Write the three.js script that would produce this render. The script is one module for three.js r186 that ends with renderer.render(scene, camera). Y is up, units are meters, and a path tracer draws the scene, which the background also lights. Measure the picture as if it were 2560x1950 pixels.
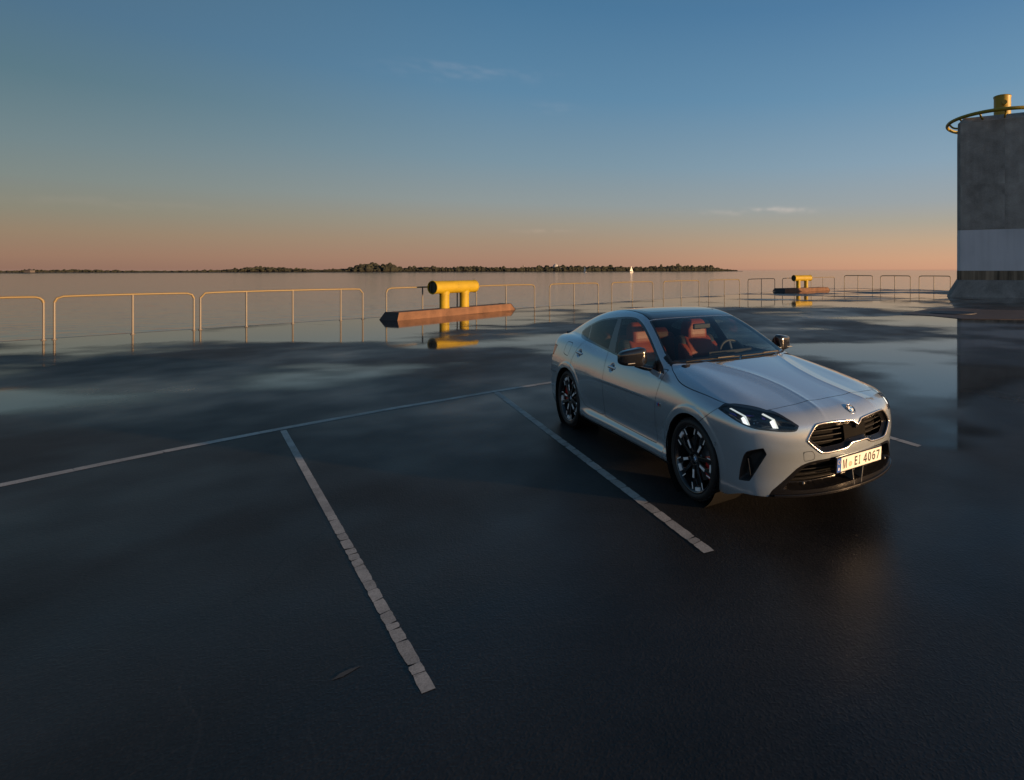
import * as THREE from 'three';
import { mergeGeometries, mergeVertices } from 'three/addons/utils/BufferGeometryUtils.js';
import { RoundedBoxGeometry } from 'three/addons/geometries/RoundedBoxGeometry.js';

// ---------------------------------------------------------------- camera, sky, sun, exposure
const scene = new THREE.Scene();
const PX = { f: 1386.7, cx: 1760, cy: 676, h: 1.884 };           // lens of the photograph, in its own pixels (2560 x 1950)
const camera = new THREE.PerspectiveCamera(2 * Math.atan(1274 / PX.f) * 180 / Math.PI, 3520 / 2548, 0.05, 30000);
camera.setViewOffset(3520, 2548, 0, 598, 2560, 1950);            // level camera with a shifted lens
camera.position.set(0, PX.h, 0);
camera.lookAt(0, PX.h, -10);
camera.updateMatrixWorld(true);

const EXPOSURE = 1.5;                                            // the photograph is exposed for the shade
const SUN_AZ = 104, SUN_EL = 4.5;                                  // degrees, clockwise from the view direction
const rad = Math.PI / 180;
const sunDir = new THREE.Vector3(Math.sin(SUN_AZ * rad) * Math.cos(SUN_EL * rad), Math.sin(SUN_EL * rad), -Math.cos(SUN_AZ * rad) * Math.cos(SUN_EL * rad));

function clamp(v, a, b) { return v < a ? a : v > b ? b : v; }
function sstep(a, b, v) { const t = clamp((v - a) / (b - a), 0, 1); return t * t * (3 - 2 * t); }
function lerp(a, b, t) { return a + (b - a) * t; }
const lin = c => { c /= 255; return c <= 0.04045 ? c / 12.92 : ((c + 0.055) / 1.055) ** 2.4; };
// colour of the air by height for four bearings away from the sun
const skyStops = [
  { d: 20, s: [[0, 232, 168, 120], [3, 220, 176, 136], [6, 196, 178, 156], [10, 168, 174, 172], [17, 122, 156, 180], [25, 92, 135, 172], [45, 66, 98, 130], [90, 52, 74, 96]] },
  { d: 77, s: [[0, 200, 150, 121], [1.2, 202, 158, 126], [2.9, 188, 162, 135], [4.6, 168, 161, 146], [6.6, 152, 160, 163], [10.5, 133, 158, 176], [17, 104, 143, 172], [25, 80, 122, 159], [45, 60, 92, 124], [90, 48, 70, 92]] },
  { d: 123, s: [[0, 156, 120, 103], [1.2, 163, 129, 108], [2.9, 159, 138, 117], [4.6, 152, 145, 131], [6.6, 140, 149, 149], [10.5, 119, 144, 158], [17, 91, 131, 160], [25, 72, 115, 149], [45, 55, 84, 112], [90, 46, 66, 86]] },
  { d: 160, s: [[0, 138, 106, 91], [1.0, 148, 116, 96], [2.6, 145, 126, 104], [4.1, 134, 131, 115], [6.2, 123, 133, 128], [8.7, 110, 129, 133], [13, 87, 116, 128], [17.5, 76, 108, 132], [45, 51, 76, 100], [90, 44, 63, 82]] },
];
for (const k of skyStops) k.s = k.s.map(([e, r, g, b]) => [e, lin(r), lin(g), lin(b)]);
function skyColumn(s, e) {
  if (e <= s[0][0]) return s[0].slice(1);
  for (let i = 1; i < s.length; i++) if (e <= s[i][0]) {
    const t = (e - s[i - 1][0]) / (s[i][0] - s[i - 1][0]);
    return [1, 2, 3].map(c => lerp(s[i - 1][c], s[i][c], t));
  }
  return s[s.length - 1].slice(1);
}
// value noise
function makeNoise(seed) {
  const p = new Uint32Array(512); let a = seed >>> 0;
  const rnd = () => { a = (a + 0x6D2B79F5) >>> 0; let t = a; t = Math.imul(t ^ (t >>> 15), t | 1); t ^= t + Math.imul(t ^ (t >>> 7), t | 61); return ((t ^ (t >>> 14)) >>> 0) / 4294967296; };
  const v = new Float32Array(256); for (let i = 0; i < 256; i++) { v[i] = rnd(); p[i] = i; }
  for (let i = 255; i > 0; i--) { const j = Math.floor(rnd() * (i + 1)); const q = p[i]; p[i] = p[j]; p[j] = q; }
  for (let i = 0; i < 256; i++) p[i + 256] = p[i];
  const n2 = (x, y, per = 256) => {                              // repeats after per cells
    const xi = Math.floor(x), yi = Math.floor(y), fx = x - xi, fy = y - yi;
    const u = fx * fx * fx * (fx * (fx * 6 - 15) + 10), w = fy * fy * fy * (fy * (fy * 6 - 15) + 10);
    const m = k => ((k % per) + per) % per & 255;
    const x0 = m(xi), x1 = m(xi + 1), y0 = m(yi), y1 = m(yi + 1);
    return lerp(lerp(v[p[x0 + p[y0]]], v[p[x1 + p[y0]]], u), lerp(v[p[x0 + p[y1]]], v[p[x1 + p[y1]]], u), w);
  };
  const fbm = (x, y, oct = 4, per = 256) => { let s = 0, amp = 0.5, t = 0; for (let i = 0; i < oct; i++) { s += amp * n2(x, y, per); t += amp; x *= 2; y *= 2; per *= 2; amp *= 0.5; } return s / t; };
  return { n2, fbm, rnd };
}
const N1 = makeNoise(11), N2 = makeNoise(29), N3 = makeNoise(47);
let seedA = 20240817;
const rnd = () => { seedA = (seedA + 0x6D2B79F5) >>> 0; let t = seedA; t = Math.imul(t ^ (t >>> 15), t | 1); t ^= t + Math.imul(t ^ (t >>> 7), t | 61); return ((t ^ (t >>> 14)) >>> 0) / 4294967296; };

{ // the sky: air that pales and warms towards the horizon and the sun, with a few thin wisps
  const W = 2048, H = 1024, data = new Float32Array(W * H * 4);
  const wisps = [ // bearing, height, half width, half height (degrees), strength
    [-23.0, 18.3, 6.5, 0.55, 0.10, 0.06], [-15.0, 15.8, 2.4, 0.4, 0.05, 0.06], [4.5, 6.0, 6.0, 0.20, 0.16, 0.03], [7.6, 6.05, 3.2, 0.20, 0.30, 0.02], [-16.5, 3.9, 3.0, 0.12, 0.14, 0.02],
    [-47, 4.7, 6.0, 0.25, 0.05, 0.02], [52, 14, 7, 0.6, 0.08, 0.05], [150, 12, 9, 0.7, 0.08, 0.05], [-110, 16, 8, 0.6, 0.08, 0.04], [200, 7, 7, 0.4, 0.10, 0.03]];
  for (let j = 0; j < H; j++) {
    const el = ((j + 0.5) / H - 0.5) * 180;
    for (let i = 0; i < W; i++) {
      const ang = ((i + 0.5) / W - 0.5) * 2 * Math.PI;           // atan2(z, x)
      let az = Math.atan2(Math.cos(ang), -Math.sin(ang)) / rad;  // clockwise from -z
      let d = Math.abs(((az - SUN_AZ) % 360 + 540) % 360 - 180);
      const e = Math.max(el, 0);
      let k = 0; while (k < 2 && d > skyStops[k + 1].d) k++;
      let t = clamp((d - skyStops[k].d) / (skyStops[k + 1].d - skyStops[k].d), 0, 1); t = t * t * (3 - 2 * t) * 0.5 + t * 0.5;
      const A = skyColumn(skyStops[k].s, e), B = skyColumn(skyStops[k + 1].s, e);
      const c = [0, 1, 2].map(q => 1.06 * lerp(A[q], B[q], t));
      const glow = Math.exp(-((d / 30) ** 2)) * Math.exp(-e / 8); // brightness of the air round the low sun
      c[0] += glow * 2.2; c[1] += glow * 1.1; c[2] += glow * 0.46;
      for (const [wa, we, ww, wh, ws, tilt] of wisps) {
        const da = ((az - wa) % 360 + 540) % 360 - 180; if (Math.abs(da) > ww * 2.2) continue;
        const n = N1.fbm(az * 0.9 + 40, el * 5 + az * 0.2 + 50, 4), n2 = N2.fbm(az * 0.35 + 70, el * 1.3 + 80, 3);
        const de = (el - we - tilt * da - (n2 - 0.5) * wh * 3) / wh;
        const m = Math.exp(-1.4 * (da / ww) ** 2 - de * de) * sstep(0.28, 0.7, n) * ws * 1.6;
        c[0] += m * 0.32; c[1] += m * 0.21; c[2] += m * 0.16;
      }
      const o = (j * W + i) * 4; if (el < 0) { c[0] = 0.32; c[1] = 0.19; c[2] = 0.145; }
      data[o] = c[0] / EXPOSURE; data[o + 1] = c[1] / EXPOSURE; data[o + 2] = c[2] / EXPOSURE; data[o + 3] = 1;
    }
  }
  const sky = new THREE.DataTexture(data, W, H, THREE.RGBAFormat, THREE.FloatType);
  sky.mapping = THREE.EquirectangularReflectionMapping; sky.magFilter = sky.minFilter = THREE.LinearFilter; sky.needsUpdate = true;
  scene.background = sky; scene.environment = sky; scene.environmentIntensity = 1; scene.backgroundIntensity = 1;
}
const sun = new THREE.DirectionalLight(new THREE.Color().setRGB(1, 0.61, 0.31), 5.0);
sun.position.copy(sunDir).multiplyScalar(120); sun.target.position.set(0, 0, -10);
sun.castShadow = true; sun.shadow.mapSize.set(4096, 4096); sun.shadow.radius = 2;
Object.assign(sun.shadow.camera, { left: -60, right: 60, top: 60, bottom: -60, near: 1, far: 260 });
scene.add(sun, sun.target);

// ---------------------------------------------------------------- helpers
function tag(o, label, category, group, kind) { if (label) o.userData.label = label; if (category) o.userData.category = category; if (group) o.userData.group = group; if (kind) o.userData.kind = kind; return o; }
const taken = {};
function numbered(name) { const n = taken[name] = (taken[name] ?? -1) + 1; return n ? `${name}_${String(n).padStart(3, '0')}` : name; }
function mesh(name, geo, mat, parent) { const m = new THREE.Mesh(geo, mat); m.name = name; m.castShadow = m.receiveShadow = true; parent.add(m); return m; }
function top(name, label, category, group) { const g = new THREE.Group(); g.name = numbered(name); scene.add(g); return tag(g, label, category, group); }
function mat(r, g, b, rough = 0.6, metal = 0, extra = {}) { const m = new THREE.MeshPhysicalMaterial({ roughness: rough, metalness: metal, ...extra }); m.color.setRGB(r, g, b); m.side = THREE.DoubleSide; return m; }
function dataTex(size, fn, srgb, rx = 1, ry = 1) {                // fn(u, v) -> [r,g,b] 0..1
  const d = new Uint8Array(size * size * 4);
  for (let j = 0; j < size; j++) for (let i = 0; i < size; i++) { const c = fn((i + 0.5) / size, (j + 0.5) / size), o = (j * size + i) * 4; d[o] = clamp(c[0] * 255, 0, 255); d[o + 1] = clamp(c[1] * 255, 0, 255); d[o + 2] = clamp(c[2] * 255, 0, 255); d[o + 3] = 255; }
  const t = new THREE.DataTexture(d, size, size); t.magFilter = THREE.LinearFilter; t.minFilter = THREE.LinearMipmapLinearFilter; t.generateMipmaps = true; t.wrapS = t.wrapT = THREE.RepeatWrapping; t.repeat.set(rx, ry);
  if (srgb) t.colorSpace = THREE.SRGBColorSpace; t.needsUpdate = true; return t;
}
// a pixel of the photograph (2560 x 1950) that shows the ground -> the point on the quay, [x, z]
function ground(u, v) { const d = PX.f * PX.h / (v - PX.cy); return [(u - PX.cx) / PX.f * d, -d]; }
function lineCross(u, P, D) { // where the pixel column u meets the ground line P + t D (x, z)
  const k = (u - PX.cx) / PX.f, t = -(P[0] + k * P[1]) / (D[0] + k * D[1]); return [P[0] + t * D[0], P[1] + t * D[1], t];
}
// ---------------------------------------------------------------- the quay, the sea, the far shore
const CORNER = [14.4, -60.2], E1 = [-0.585, 0.811], E2 = [0.811, 0.585];   // corner of the quay and its two edges
const SEA = -1.7;
{
  const P = (a, b) => [CORNER[0] + E1[0] * a + E2[0] * b, CORNER[1] + E1[1] * a + E2[1] * b];
  const q = [P(0, 0), P(130, 0), P(130, 120), P(0, 120)];
  const sh = new THREE.Shape(q.map(p => new THREE.Vector2(p[0], -p[1])));
  const geo = new THREE.ShapeGeometry(sh); geo.rotateX(-Math.PI / 2);
  { const p = geo.attributes.position, uv = new Float32Array(p.count * 2); for (let i = 0; i < p.count; i++) { uv[2 * i] = p.getX(i); uv[2 * i + 1] = -p.getZ(i); } geo.setAttribute('uv', new THREE.BufferAttribute(uv, 2)); }
  // asphalt: grain of small stones, darker and paler patches, fine cracks and scrapes
  const grainH = (u, v) => { const a = N1.n2(u * 100, v * 100, 100), b = N2.n2(u * 55, v * 55, 55), c = N3.fbm(u * 8, v * 8, 3, 8); return clamp(0.55 * a * a + 0.35 * b + 0.25 * (c - 0.5), 0, 1); };
  const grain = dataTex(512, (u, v) => { const h = grainH(u, v); return [h, h, h]; }, false, 1 / 0.8, 1 / 0.8);
  const scr = []; for (let i = 0; i < 16; i++) { const a = N2.rnd() * 6.28, l = 0.04 + N2.rnd() * 0.14, x = 0.15 + N2.rnd() * 0.7, y = 0.15 + N2.rnd() * 0.7; scr.push([x, y, Math.cos(a), Math.sin(a), l, 0.0005 + N2.rnd() * 0.0008, N2.rnd() < 0.6 ? 0.30 : -0.35]); } // scrapes and hair cracks
  const patch = dataTex(1024, (u, v) => {
    const a = N2.fbm(u * 6, v * 6, 5, 6), b = N3.n2(u * 480, v * 480, 480), s = N1.fbm(u * 2, v * 40, 3, 2);
    const k = 0.60 + 0.75 * (a - 0.5) + 0.55 * (b - 0.4) * b + 0.12 * (s - 0.5) + scr.reduce((q, [x, y, c, d, l, w, m]) => { const du = u - x, dv = v - y, t = du * c + dv * d, n = Math.abs(-du * d + dv * c + 0.004 * Math.sin(t * 60)); return n < w && Math.abs(t) < l ? q + m : q; }, 0); return [k * 1.0, k * 1.0, k * 1.02];
  }, false, 1 / 6, 1 / 6);
  const rough = dataTex(512, (u, v) => { const a = N3.fbm(u * 5, v * 5, 5, 5), b = N1.fbm(u * 24, v * 24, 3, 24); const k = 0.74 + 0.85 * (a - 0.5) + 0.3 * (b - 0.5); return [k, k, k]; }, false, 1 / 14, 1 / 14);
  const asphalt = mat(0.026, 0.0245, 0.023, 0.60, 0, { map: patch, roughnessMap: rough, bumpMap: grain, bumpScale: 0.0012, ior: 1.36 });
  tag(mesh('quay_ground', geo, asphalt, scene), null, null, null, 'structure');
  // rain water lying on the asphalt: a thin film, deep here and there, gone elsewhere
  const SZ = 800, span = 96, ox = -44, oz = 76;
  const wet = (x, z) => {                                         // x right, z ahead
    const big = N1.fbm(x * 0.13 + 30, z * 0.19 + 20, 4), mid = N2.fbm(x * 0.30 + 9, z * 0.50 + 3, 4), fine = N3.fbm(x * 1.4, z * 1.4, 3);
    let w = 0.51 + (big - 0.5) * 1.5 + (mid - 0.5) * 1.25 + (fine - 0.5) * 0.12;
    const ex = x - CORNER[0], ez = -z - CORNER[1];
    const fromE = ex * E2[0] + ez * E2[1];                        // distance from the long edge
    w += 0.20 * Math.exp(-(((fromE - 2.5) / 4) ** 2));            // the quay falls towards its edge
    w += 0.12 * Math.exp(-(((x - 9) / 5) ** 2) - ((z - 18) / 3.5) ** 2) + 0.10 * Math.exp(-(((x - 5) / 6) ** 2) - ((z - 27) / 5) ** 2);
    const beyond = -(x + 3.3) * 0.76 + (z - 8.65) * 0.65;
    w -= 0.75 * (1 - Math.max(sstep(-0.3, 3.2, beyond), sstep(8.5, 13, z))); // ground about the parking bays has drained
    w += 0.78 * Math.exp(-(((x - 0.42 * z) / (0.7 + 0.09 * z)) ** 2)) * sstep(3.6, 6.5, z) * (1 - sstep(9, 13, z)); // and a wet run beside the car
    return sstep(0.31, 0.66, w);
  };
  const film = dataTex(SZ, (u, v) => { const k = wet(ox + u * span, oz - span + v * span); return [k, k, k]; }, false, 1, 1);
  film.wrapS = film.wrapT = THREE.ClampToEdgeWrapping;
  const fg = new THREE.ShapeGeometry(sh); fg.rotateX(-Math.PI / 2);
  { const p = fg.attributes.position, uv = new Float32Array(p.count * 2); for (let i = 0; i < p.count; i++) { uv[2 * i] = (p.getX(i) - ox) / span; uv[2 * i + 1] = (-p.getZ(i) - oz + span) / span; } fg.setAttribute('uv', new THREE.BufferAttribute(uv, 2)); }
  const water = mat(0.020, 0.021, 0.024, 0.05, 0, { alphaMap: film, transparent: true, ior: 1.4 });
  const fm = mesh('rain_water', fg, water, scene); fm.position.y = 0.001; tag(fm, null, null, null, 'structure');
  // the quay wall down to the water
  const stone = mat(0.16, 0.15, 0.14, 0.8);
  const wall = (a, b) => { const L = Math.hypot(b[0] - a[0], b[1] - a[1]); const g = new THREE.BoxGeometry(L, 4, 0.5); g.rotateY(-Math.atan2(b[1] - a[1], b[0] - a[0])); g.translate((a[0] + b[0]) / 2, -2.006, (a[1] + b[1]) / 2); return g; };
  tag(mesh('quay_wall', mergeGeometries([wall(q[0], q[1]), wall(q[0], q[3])]), stone, scene), null, null, null, 'structure');
}
{ // sea
  const g = new THREE.PlaneGeometry(50000, 30000, 1, 1); g.rotateX(-Math.PI / 2);
  { const p = g.attributes.position, uv = g.attributes.uv; for (let i = 0; i < p.count; i++) uv.setXY(i, p.getX(i), -p.getZ(i)); }
  const waves = dataTex(512, (u, v) => { const h = 0.55 * N1.fbm(u * 12, v * 20, 4, 12) + 0.45 * N2.fbm(u * 44 + 3, v * 60, 3, 44); return [h, h, h]; }, false, 1 / 28, 1 / 28);
  const m = mat(0.045, 0.058, 0.066, 0.085, 0, { bumpMap: waves, bumpScale: 0.045, ior: 1.34 });
  const o = mesh('sea', g, m, scene); o.position.set(0, SEA, -14000); tag(o, null, null, null, 'structure');
}
// ---------------------------------------------------------------- far shore
const far = (u, dist, up = 0) => [(u * 1.1605 - PX.cx) / PX.f * dist, up, -dist];   // bearing of a column (in 2206ths of the width), metres away
{
  // outline of the shore: column, height of the tree tops in pixels, distance of the shore line
  const tops = [[-40, 2.5, 640], [0, 3, 660], [60, 5, 680], [100, 4, 700], [160, 5, 720], [230, 4.5, 740], [300, 3, 760], [400, 3, 800], [480, 5, 840], [545, 8.5, 880], [620, 8, 900], [690, 4, 940], [740, 6, 980], [785, 13, 1000], [850, 13, 1030], [862, 8, 1040], [885, 9, 1060], [930, 9, 1080], [960, 7, 1100], [1000, 9, 1130], [1050, 8, 1160], [1120, 8, 1200], [1170, 9, 1250], [1240, 11, 1300], [1300, 9.5, 1380], [1360, 8, 1450], [1440, 10, 1550], [1500, 9.5, 1650], [1525, 10, 1700], [1550, 6, 1800], [1575, 3, 1900], [1600, 1, 2000]];
  const at = u => { let i = 0; while (i < tops.length - 2 && u > tops[i + 1][0]) i++; const a = tops[i], b = tops[i + 1], t = (u - a[0]) / (b[0] - a[0]); return [lerp(a[1], b[1], t), lerp(a[2], b[2], t)]; };
  const pos = [], idx = []; let n = 0;
  for (let u = -40; u <= 1600; u += 8) {
    const [h, d] = at(u), rise = Math.max(0.4, h * 0.16 * d / 1195);
    const a = far(u, d, SEA - 0.2), b = far(u, d + 14, SEA + 0.9), c = far(u, d + 90, SEA + rise + 0.9), e = far(u, d + 420, SEA + rise * 0.6);
    pos.push(...a, ...b, ...c, ...e); if (n) for (let k = 0; k < 3; k++) { const p = (n - 1) * 4 + k, q = n * 4 + k; idx.push(p, q, q + 1, p, q + 1, p + 1); } n++;
  }
  const g = new THREE.BufferGeometry(); g.setAttribute('position', new THREE.Float32BufferAttribute(pos, 3)); g.setIndex(idx); g.computeVertexNormals();
  tag(mesh('far_shore', g, mat(0.05, 0.045, 0.035, 0.95), scene), null, null, null, 'structure');
  // the wood on it: one dark mass of crowns
  const blob = new THREE.IcosahedronGeometry(1, 2); { const p = blob.attributes.position; for (let i = 0; i < p.count; i++) { const x = p.getX(i), y = p.getY(i), z = p.getZ(i); const k = 0.72 + 0.5 * N1.n2(x * 2.3 + y * 1.9 + 20, z * 2.3 - y * 1.7 + 20); p.setXYZ(i, x * k, y * k, z * k); } blob.computeVertexNormals(); }
  const list = [];
  for (let u = -40; u <= 1592; u += 0.75) {
    const [h, d0] = at(u); if (h < 2.0) continue;
    for (let row = 0; row < 4; row++) {
      const d = d0 + 25 + row * 24 + rnd() * 18, pxm = d / 1195;
      const H = h * pxm * (0.5 + 0.7 * N2.n2(u * 0.13 + row * 9, row * 3.3) + (rnd() < 0.05 ? 0.28 : 0)) * (row === 0 ? 0.75 : 1);
      const r = Math.max(1.2, Math.min(4.6, H * 0.34)) * (0.8 + rnd() * 0.5);
      list.push([...far(u + rnd() * 1.2, d, SEA + 1 + Math.max(0.3, H - r)), r, Math.max(r, H * 0.5)]);
      if (H > 6) list.push([...far(u + rnd() * 2, d - 5, SEA + 1 + H * 0.35), r * 1.15, H * 0.36]);
    }
  }
  const im = new THREE.InstancedMesh(blob, mat(0.026, 0.028, 0.017, 0.95), list.length); im.name = 'far_woodland'; im.castShadow = im.receiveShadow = true;
  const M = new THREE.Matrix4(), Q = new THREE.Quaternion(), S = new THREE.Vector3(), V = new THREE.Vector3(), C = new THREE.Color();
  list.forEach(([x, y, z, r, ry], i) => { Q.setFromAxisAngle(new THREE.Vector3(0, 1, 0), rnd() * 6.28); M.compose(V.set(x, y, z), Q, S.set(r, ry * 0.8, r)); im.setMatrixAt(i, M); const k = 0.6 + rnd() * 0.7; im.setColorAt(i, C.setRGB(k, k * (0.95 + rnd() * 0.1), k)); });
  scene.add(im); tag(im, 'dark green woodland along the far shore', 'woodland', null, 'stuff');

  const white = mat(0.36, 0.35, 0.36, 0.7);
  // white domed hall above the trees
  { const b = top('domed_hall', 'pale domed hall rising above the wooded far shore', 'building'); const p = far(1197, 1330, SEA); b.position.set(...p);
    const body = new THREE.CylinderGeometry(7.5, 8.5, 9, 16); body.translate(0, 4.5 + 4, 0); mesh('wall', body, white, b);
    const dome = new THREE.SphereGeometry(6.2, 16, 8, 0, Math.PI * 2, 0, Math.PI / 2); dome.translate(0, 13, 0); const dm = mesh('dome', dome, white, b);
    const fin = new THREE.ConeGeometry(0.7, 3, 8); fin.translate(0, 20.4, 0); mesh('finial', fin, white, dm);
    const wing = new RoundedBoxGeometry(9, 8, 12, 2, 0.3); wing.translate(10, 7, 0); mesh('wing', wing, white, b); }
  { const b = top('water_tower', 'small water tower poking above the far treeline', 'tower'); b.position.set(...far(1128, 1300, SEA));
    const leg = new THREE.CylinderGeometry(0.5, 0.8, 13, 8); leg.translate(0, 6.5, 0); mesh('shaft', leg, mat(0.3, 0.28, 0.26, 0.8), b);
    const tank = new THREE.SphereGeometry(2.2, 12, 8); tank.scale(1, 0.8, 1); tank.translate(0, 14, 0); mesh('tank', tank, mat(0.2, 0.18, 0.17, 0.7), b); }
  { const b = top('shore_house', 'low grey house on the thin spit of the far shore', 'house'); b.position.set(...far(64, 675, SEA));
    const w = new THREE.BoxGeometry(7, 2.6, 5); w.translate(0, 2.3, 0); mesh('wall', w, mat(0.10, 0.09, 0.085, 0.8), b);
    const r = new THREE.CylinderGeometry(0.05, 4.6, 1.6, 4); r.rotateY(Math.PI / 4); r.translate(0, 4.35, 0); mesh('roof', r, mat(0.09, 0.07, 0.06, 0.8), b); }
  // two sailing boats
  const sail = mat(0.80, 0.77, 0.72, 0.7);
  const boat = (u, dist, turn, tall, label) => {
    const b = top('sailing_boat', label, 'boat', 'boats sailing in front of the far shore'); b.position.set(...far(u, dist, SEA)); b.rotation.y = turn;
    const hs = new THREE.Shape(); hs.moveTo(-3.6, 0); hs.quadraticCurveTo(-3.4, 1.15, 0, 1.2); hs.quadraticCurveTo(2.6, 1.0, 4.6, 0); hs.quadraticCurveTo(2.6, -1.0, 0, -1.2); hs.quadraticCurveTo(-3.4, -1.15, -3.6, 0);
    const hull = new THREE.ExtrudeGeometry(hs, { depth: 0.9, bevelEnabled: true, bevelSize: 0.12, bevelThickness: 0.1, bevelSegments: 1, curveSegments: 6 }); hull.rotateX(-Math.PI / 2); hull.translate(0, 0.0, 0); mesh('hull', hull, mat(0.55, 0.54, 0.53, 0.4), b);
    const mast = new THREE.CylinderGeometry(0.06, 0.09, tall, 6); mast.translate(0.6, 1 + tall / 2, 0); mesh('mast', mast, mat(0.4, 0.38, 0.35, 0.5), b);
    const tri = (pts, bulge) => { const c = [(pts[0][0] + pts[1][0] + pts[2][0]) / 3, (pts[0][1] + pts[1][1] + pts[2][1]) / 3]; const N = 6, p = [], ix = []; const id = (i, j) => i * (N + 1) - i * (i - 1) / 2 + j; for (let i = 0; i <= N; i++) for (let j = 0; j <= N - i; j++) { const a = i / N, bb = j / N, cc = 1 - a - bb; p.push(pts[0][0] * a + pts[1][0] * bb + pts[2][0] * cc, pts[0][1] * a + pts[1][1] * bb + pts[2][1] * cc, bulge * 27 * a * bb * cc); } for (let i = 0; i < N; i++) for (let j = 0; j < N - i; j++) { ix.push(id(i, j), id(i + 1, j), id(i, j + 1)); if (j < N - i - 1) ix.push(id(i + 1, j), id(i + 1, j + 1), id(i, j + 1)); } const g2 = new THREE.BufferGeometry(); g2.setAttribute('position', new THREE.Float32BufferAttribute(p, 3)); g2.setIndex(ix); g2.computeVertexNormals(); return g2; };
    mesh('main_sail', tri([[0.5, 2.0], [0.5, 1 + tall * 0.98], [-3.4, 2.2]], 0.35), sail, b);
    mesh('fore_sail', tri([[4.2, 1.3], [0.7, 1 + tall * 0.86], [0.9, 1.8]], 0.3), sail, b);
  };
  boat(1260, 960, 2.3, 11.2, 'white sailing boat seen nearly end-on, beside the domed hall');
  boat(1360, 980, 0.9, 10.5, 'white sailing boat before the low middle of the wooded shore');
}
// ---------------------------------------------------------------- railings along the quay
const galv = mat(0.17, 0.155, 0.135, 0.5, 0.2), yellowRail = mat(0.20, 0.145, 0.06, 0.45, 0.0);
{
  const inset = 0.35;
  const base1 = [CORNER[0] + E2[0] * inset, CORNER[1] + E2[1] * inset], base2 = [CORNER[0] + E1[0] * inset, CORNER[1] + E1[1] * inset];
  const rail = (us, base, D, label, H = 1.17, pr = 0.027) => {
    const p = us.map(u => { const c = lineCross(u, base, D); return new THREE.Vector3(c[0], 0, c[1]); });
    const a = p[0], b = p[p.length - 1], dir = b.clone().sub(a), L = dir.length(); dir.normalize();
    const g = top('railing', label, 'railing', 'railing hoops along the quay edge'); g.position.copy(a); g.rotation.y = -Math.atan2(dir.z, dir.x);
    const bend = 0.16;
    const tubeOf = pts => new THREE.TubeGeometry(new THREE.CatmullRomCurve3(pts, false, 'centripetal'), 24, pr * 1.12, 8);
    const top_ = [new THREE.Vector3(0, H - bend, 0)]; for (let k = 1; k <= 5; k++) { const t = k / 5 * Math.PI / 2; top_.push(new THREE.Vector3(bend - bend * Math.cos(t), H - bend + bend * Math.sin(t), 0)); }
    for (let k = 5; k >= 0; k--) { const t = k / 5 * Math.PI / 2; top_.push(new THREE.Vector3(L - bend + bend * Math.cos(t), H - bend + bend * Math.sin(t), 0)); }
    mesh('top_rail', tubeOf(top_), yellowRail, g);
    p.forEach((q, i) => {
      const s = q.clone().sub(a).dot(dir), end = i === 0 || i === p.length - 1, h = end ? H - bend : H - 0.005;
      const c = new THREE.CylinderGeometry(pr, pr, h, 10); c.translate(s, h / 2, 0); const po = mesh('post', c, galv, g);
      const f = new THREE.CylinderGeometry(0.05, 0.055, 0.02, 12); f.translate(s, 0.012, 0); mesh('base_plate', f, galv, po);
    });
  };
  const D1 = E1, D2 = E2;
  const row1 = [[[-150, 109], 'railing hoop running out of sight beside the long three-post hoop'], [[136, 332, 485], 'long three-post railing hoop on the open quay edge'], [[501, 616, 732, 852, 907], 'longest railing hoop, with five posts, beside the big yellow bollard'],
    [[966, 1056.4, 1143], 'railing hoop behind the left end of the big yellow bollard'], [[1191, 1265, 1336.5], 'railing hoop behind the right end of the big yellow bollard']];
  const nth = ['first', 'second', 'third', 'fourth', 'fifth'];
  [[1374, 1435, 1495.6], [1529, 1581, 1632], [1658.7, 1703, 1747.6], [1772, 1811, 1849], [1870, 1903.5, 1937]].forEach((us, i) => row1.push([us, `${nth[i]} railing hoop past the big yellow bollard, counted towards the distant bollard`]));
  row1.push([[1956, 1986, 2015], 'railing hoop behind the distant bollard, on its sailing boat side'], [[2028, 2057, 2086], 'railing hoop behind the distant bollard, at the quay corner']);
  for (const [us, l] of row1) rail(us, base1, D1, l);
  [[2111, 2145, 2181.5], [2201.5, 2237, 2276], [2298, 2335, 2376]].forEach((us, i) => rail(us, base2, D2, `${nth[i]} railing hoop past the distant bollard, counted towards the concrete tower`, 1.33, 0.036));
  rail([2398, 2440, 2480], base2, D2, 'railing hoop half hidden behind the concrete tower', 1.33, 0.036);
}
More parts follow.
